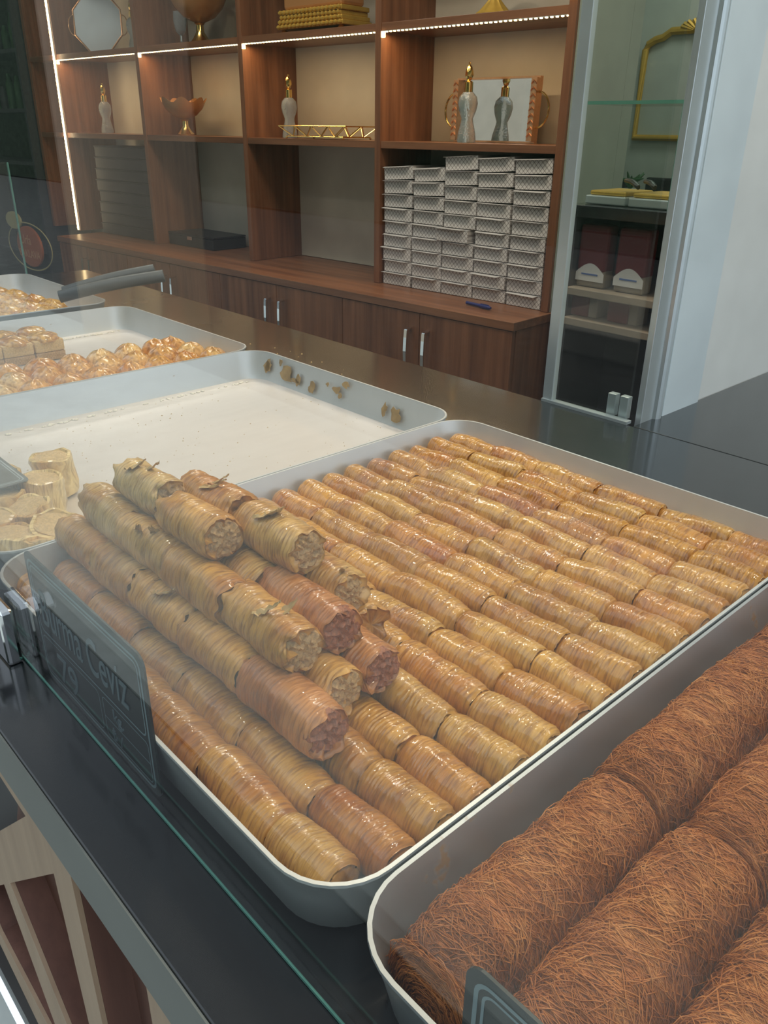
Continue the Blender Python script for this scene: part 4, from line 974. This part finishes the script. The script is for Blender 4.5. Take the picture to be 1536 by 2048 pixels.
mb = MB(); mb.tube([(0.10, 0, 0.46)]+arc+[(-0.10, 0, 0.46)], 0.011, 8); [mb.tube([(x, 0, 0.47), (x*0.6, 0, za-0.04)], 0.008, 6) for x in (-0.05, 0, 0.05)]; build(mb, 'backrest', 'black_plastic', t)
build(MB().box(-0.12, 0.12, -0.3, 0.0, 0.42, 0.455, 0.01), 'seat', 'black_plastic', t)
for sx_ in (-1, 1):
    for yy in (-0.28, -0.02): build(MB().box(sx_*0.10-0.015, sx_*0.10+0.015, yy-0.015, yy+0.015, 0, 0.4195), 'leg', 'black_plastic', t)
# gilt wall moulding frame with crest
FW = 3.595
def W(px, py): return at(px, py, (0, 1, 0), (0, FW, 0))
f0 = W(1270, 275); mf = thing('gilt_wall_frame', 'gilt moulding frame with notched corners and crest on the back room wall', 'wall frame', tuple(f0))
L_, Bt, Tp = W(1275, 270), W(1275, 274), W(1290, 66)
Rr = W(1475, 285).x-f0.x; Ht_ = W(1340, 63).z-f0.z
c1 = 0.10*1.0
pts = [(0, 0), (0, Ht_*0.84)] + [(c1-c1*math.cos(a), Ht_*0.84+0.0+Ht_*0.11*(math.sin(a))) for a in (0.5, 1.0, 1.4)] + [(c1*1.2, Ht_)] + [(Rr-c1*1.2, Ht_)] + [(Rr-c1+c1*math.cos(a), Ht_*0.84+Ht_*0.11*math.sin(a)) for a in (1.4, 1.0, 0.5)] + [(Rr, Ht_*0.84), (Rr, 0)]
mb = MB(); mb.tube([(x, -0.008, z) for x, z in pts], 0.016, 10, True); build(mb, 'moulding', 'gilt', mf)
mb = MB()
for k in range(9):
    a = PI*(k+0.5)/9; mb.tube([(Rr/2, -0.012, Ht_-0.01), (Rr/2+0.085*math.cos(a), -0.02, Ht_+0.010+0.030*math.sin(a))], [0.010, 0.009], 7)
mb.lathe([(0.004, -0.02), (0.024, 0), (0.004, 0.03)], 12, (Rr/2, -0.02, Ht_)); build(mb, 'crest', 'gilt', mf)
# plant on the back room table and vase
q = B(1258, 392, 3.13); t = thing('small_potted_plant', 'small green plant in a glass pot between the dark chairs', 'plant', (q.x, 3.13, q.z-0.02))
build(MB().lathe([(0.03, 0), (0.035, 0.05), (0.03, 0.05)], 16), 'pot', 'frame_paint', t)
mb = MB(); R_ = random.Random(1)
for k in range(16):
    a = R_.uniform(0, 6.28); e = R_.uniform(0.02, 0.06); mb.tube([(0, 0, 0.045), (e*0.5*math.cos(a), e*0.5*math.sin(a), 0.085), (e*math.cos(a), e*math.sin(a), 0.09+R_.uniform(-.02, .03))], [0.002, 0.008, 0.002], 5)
build(mb, 'leaves', 'leaf_green', t)
tb = thing('rear_table', 'pale table in the back room carrying the small plant', 'table', (q.x, 3.13, -H))
build(MB().box(-0.45, 0.45, -0.06, 0.05, H+q.z-0.05, H+q.z-0.021, 0.003), 'tabletop', 'cream_board', tb)
for sx_ in (-1, 1): build(MB().box(sx_*0.40-0.02, sx_*0.40+0.02, -0.05, 0.04, 0, H+q.z-0.051), 'leg', 'cream_board', tb)
# ------------------------------------------------------------------ dark left end: reflection of a round shop sign, modelled as an object, dark racks
sg = thing('shop_sign_reflection', 'modelled reflection of a round brown shop sign with cream crest, dark left end', 'sign', tuple(SH(-4.46, 0.395, 0.0)), ROT)
cs_ = on_shelf(58, 492, 0.02)
sg.location = SH(cs_[0]+0.03, 0.02, cs_[1]); sg.scale = (1.4, 1, 1.4)
mb = MB(); mb.M = Matrix.Rotation(PI/2, 4, 'X') @ Matrix.Scale(1.35, 4, (1, 0, 0)); mb.lathe([(0.085, 0), (0.085, 0.012), (0.080, 0.014)], 36); build(mb, 'disc', 'brown_sign', sg)
mb = MB(); mb.tube([(0.150*1.35*math.cos(a), -0.008, 0.098*math.sin(a)) for a in [2*PI*i/40 for i in range(40)]], 0.003, 6, True); build(mb, 'outer_ring', 'cream_sign', sg)
mb = MB(); mb.M = Matrix.Translation((-0.12, 0, 0.10)) @ Matrix.Rotation(PI/2, 4, 'X') @ Matrix.Scale(2.0, 4, (1, 0, 0)); mb.lathe([(0.036, 0), (0.036, 0.010), (0.033, 0.012)], 30); build(mb, 'crest', 'cream_sign', sg)
text('Urfa', sg, (-0.07, -0.0150, 0.010), 0.055, 'sign_letters'); text('BAKLAVA', sg, (-0.10, -0.0150, -0.045), 0.045, 'sign_letters')
struct(MB().box(-5.6, -4.0, 0.30, 0.395, -H, 1.9), 'trim_2', 'dark_wall_paint', (A0.x, A0.y, 0), (0, 0, SA)) if False else None
dk = thing('dark_rack', 'dark shelving rack at the far left beyond the wooden unit', 'rack', tuple(SH(-4.17, 0.06, -H)), ROT)
build(MB().box(-0.62, 0.62, 0.29, 0.30, 0, 2.3), 'back_panel', 'dark_wall_paint', dk)
for sx_ in (-1, 1): build(MB().box(sx_*0.62-0.012, sx_*0.62+0.012, 0.0, 0.288, 0, 2.3), 'post', 'dark_panel', dk)
for z in (0.15, 0.55, 0.95+0.12, 1.25+0.1, 1.65, 2.0): build(MB().box(-0.606, 0.606, 0.02, 0.288, z, z+0.02), 'shelf_board', 'dark_panel', dk)
R_ = random.Random(9)
for k in range(22):
    z = [1.371, 1.671][k % 2]; x = -0.56+0.052*k; hh = R_.uniform(0.12, 0.2)
    t = thing('green_jar', 'dark jar on the far left rack, %s shelf, %s from left' % (['lower', 'upper'][k % 2], ORD[min(k//2+1, 17)]), 'jar', tuple(SH(-4.17+x, 0.06+0.14, z-H)), ROT, 'jars on the dark rack')
    build(MB().lathe([(0.022, 0), (0.023, hh*0.7), (0.014, hh*0.82), (0.012, hh)], 14), 'jar', R_.choice(['leaf_green', 'leaf_green', 'dark_panel']), t, smooth=True)
# ------------------------------------------------------------------ street side, seen only as reflections in the glass
def street(name, label, cat, mb, mat, loc): t = thing(name, label, cat, loc); build(mb, 'body', mat, t)
street('street_backdrop', 'tall dark green hedge added to keep sky out of the reflections', 'backdrop', MB().box(-45, 16, -0.3, 0, 0, 9.0), 'backdrop_green', (0, -9.0, -H-0.05))  # unseen, added tall and wide so the glass reflects dark green, not sky
dL = at(130, 400, (0, 1, 0), (0, 2.2, 0)); dR = at(305, 500, (0, 1, 0), (0, 2.2, 0))
street('street_pillar', 'square pillar outside before the shop front', 'pillar', MB().box(-(dR.x-dL.x)/2, (dR.x-dL.x)/2, -0.35, 0, 0, 4.2), 'pillar_paint', ((dL.x+dR.x)/2, -2.21, -H-0.05))
for i_, (x, y) in enumerate(SPOTS):
    t = thing('ceiling_downlight', 'round ceiling downlight, %s along the counter' % ORD[i_+1], 'downlight', (x, y, 1.815), group='ceiling downlights')
    build(MB().lathe([(0.05, 0.0), (0.06, 0.02), (0.06, 0.085)], 20), 'housing', 'aluminium', t)
# ------------------------------------------------------------------ lift everything by the counter height
for o in list(scene.objects):
    if o.parent is None:
        if o is cam: m_ = o.matrix_world.copy(); m_.translation.z += H; o.matrix_world = m_
        else: o.location.z += H
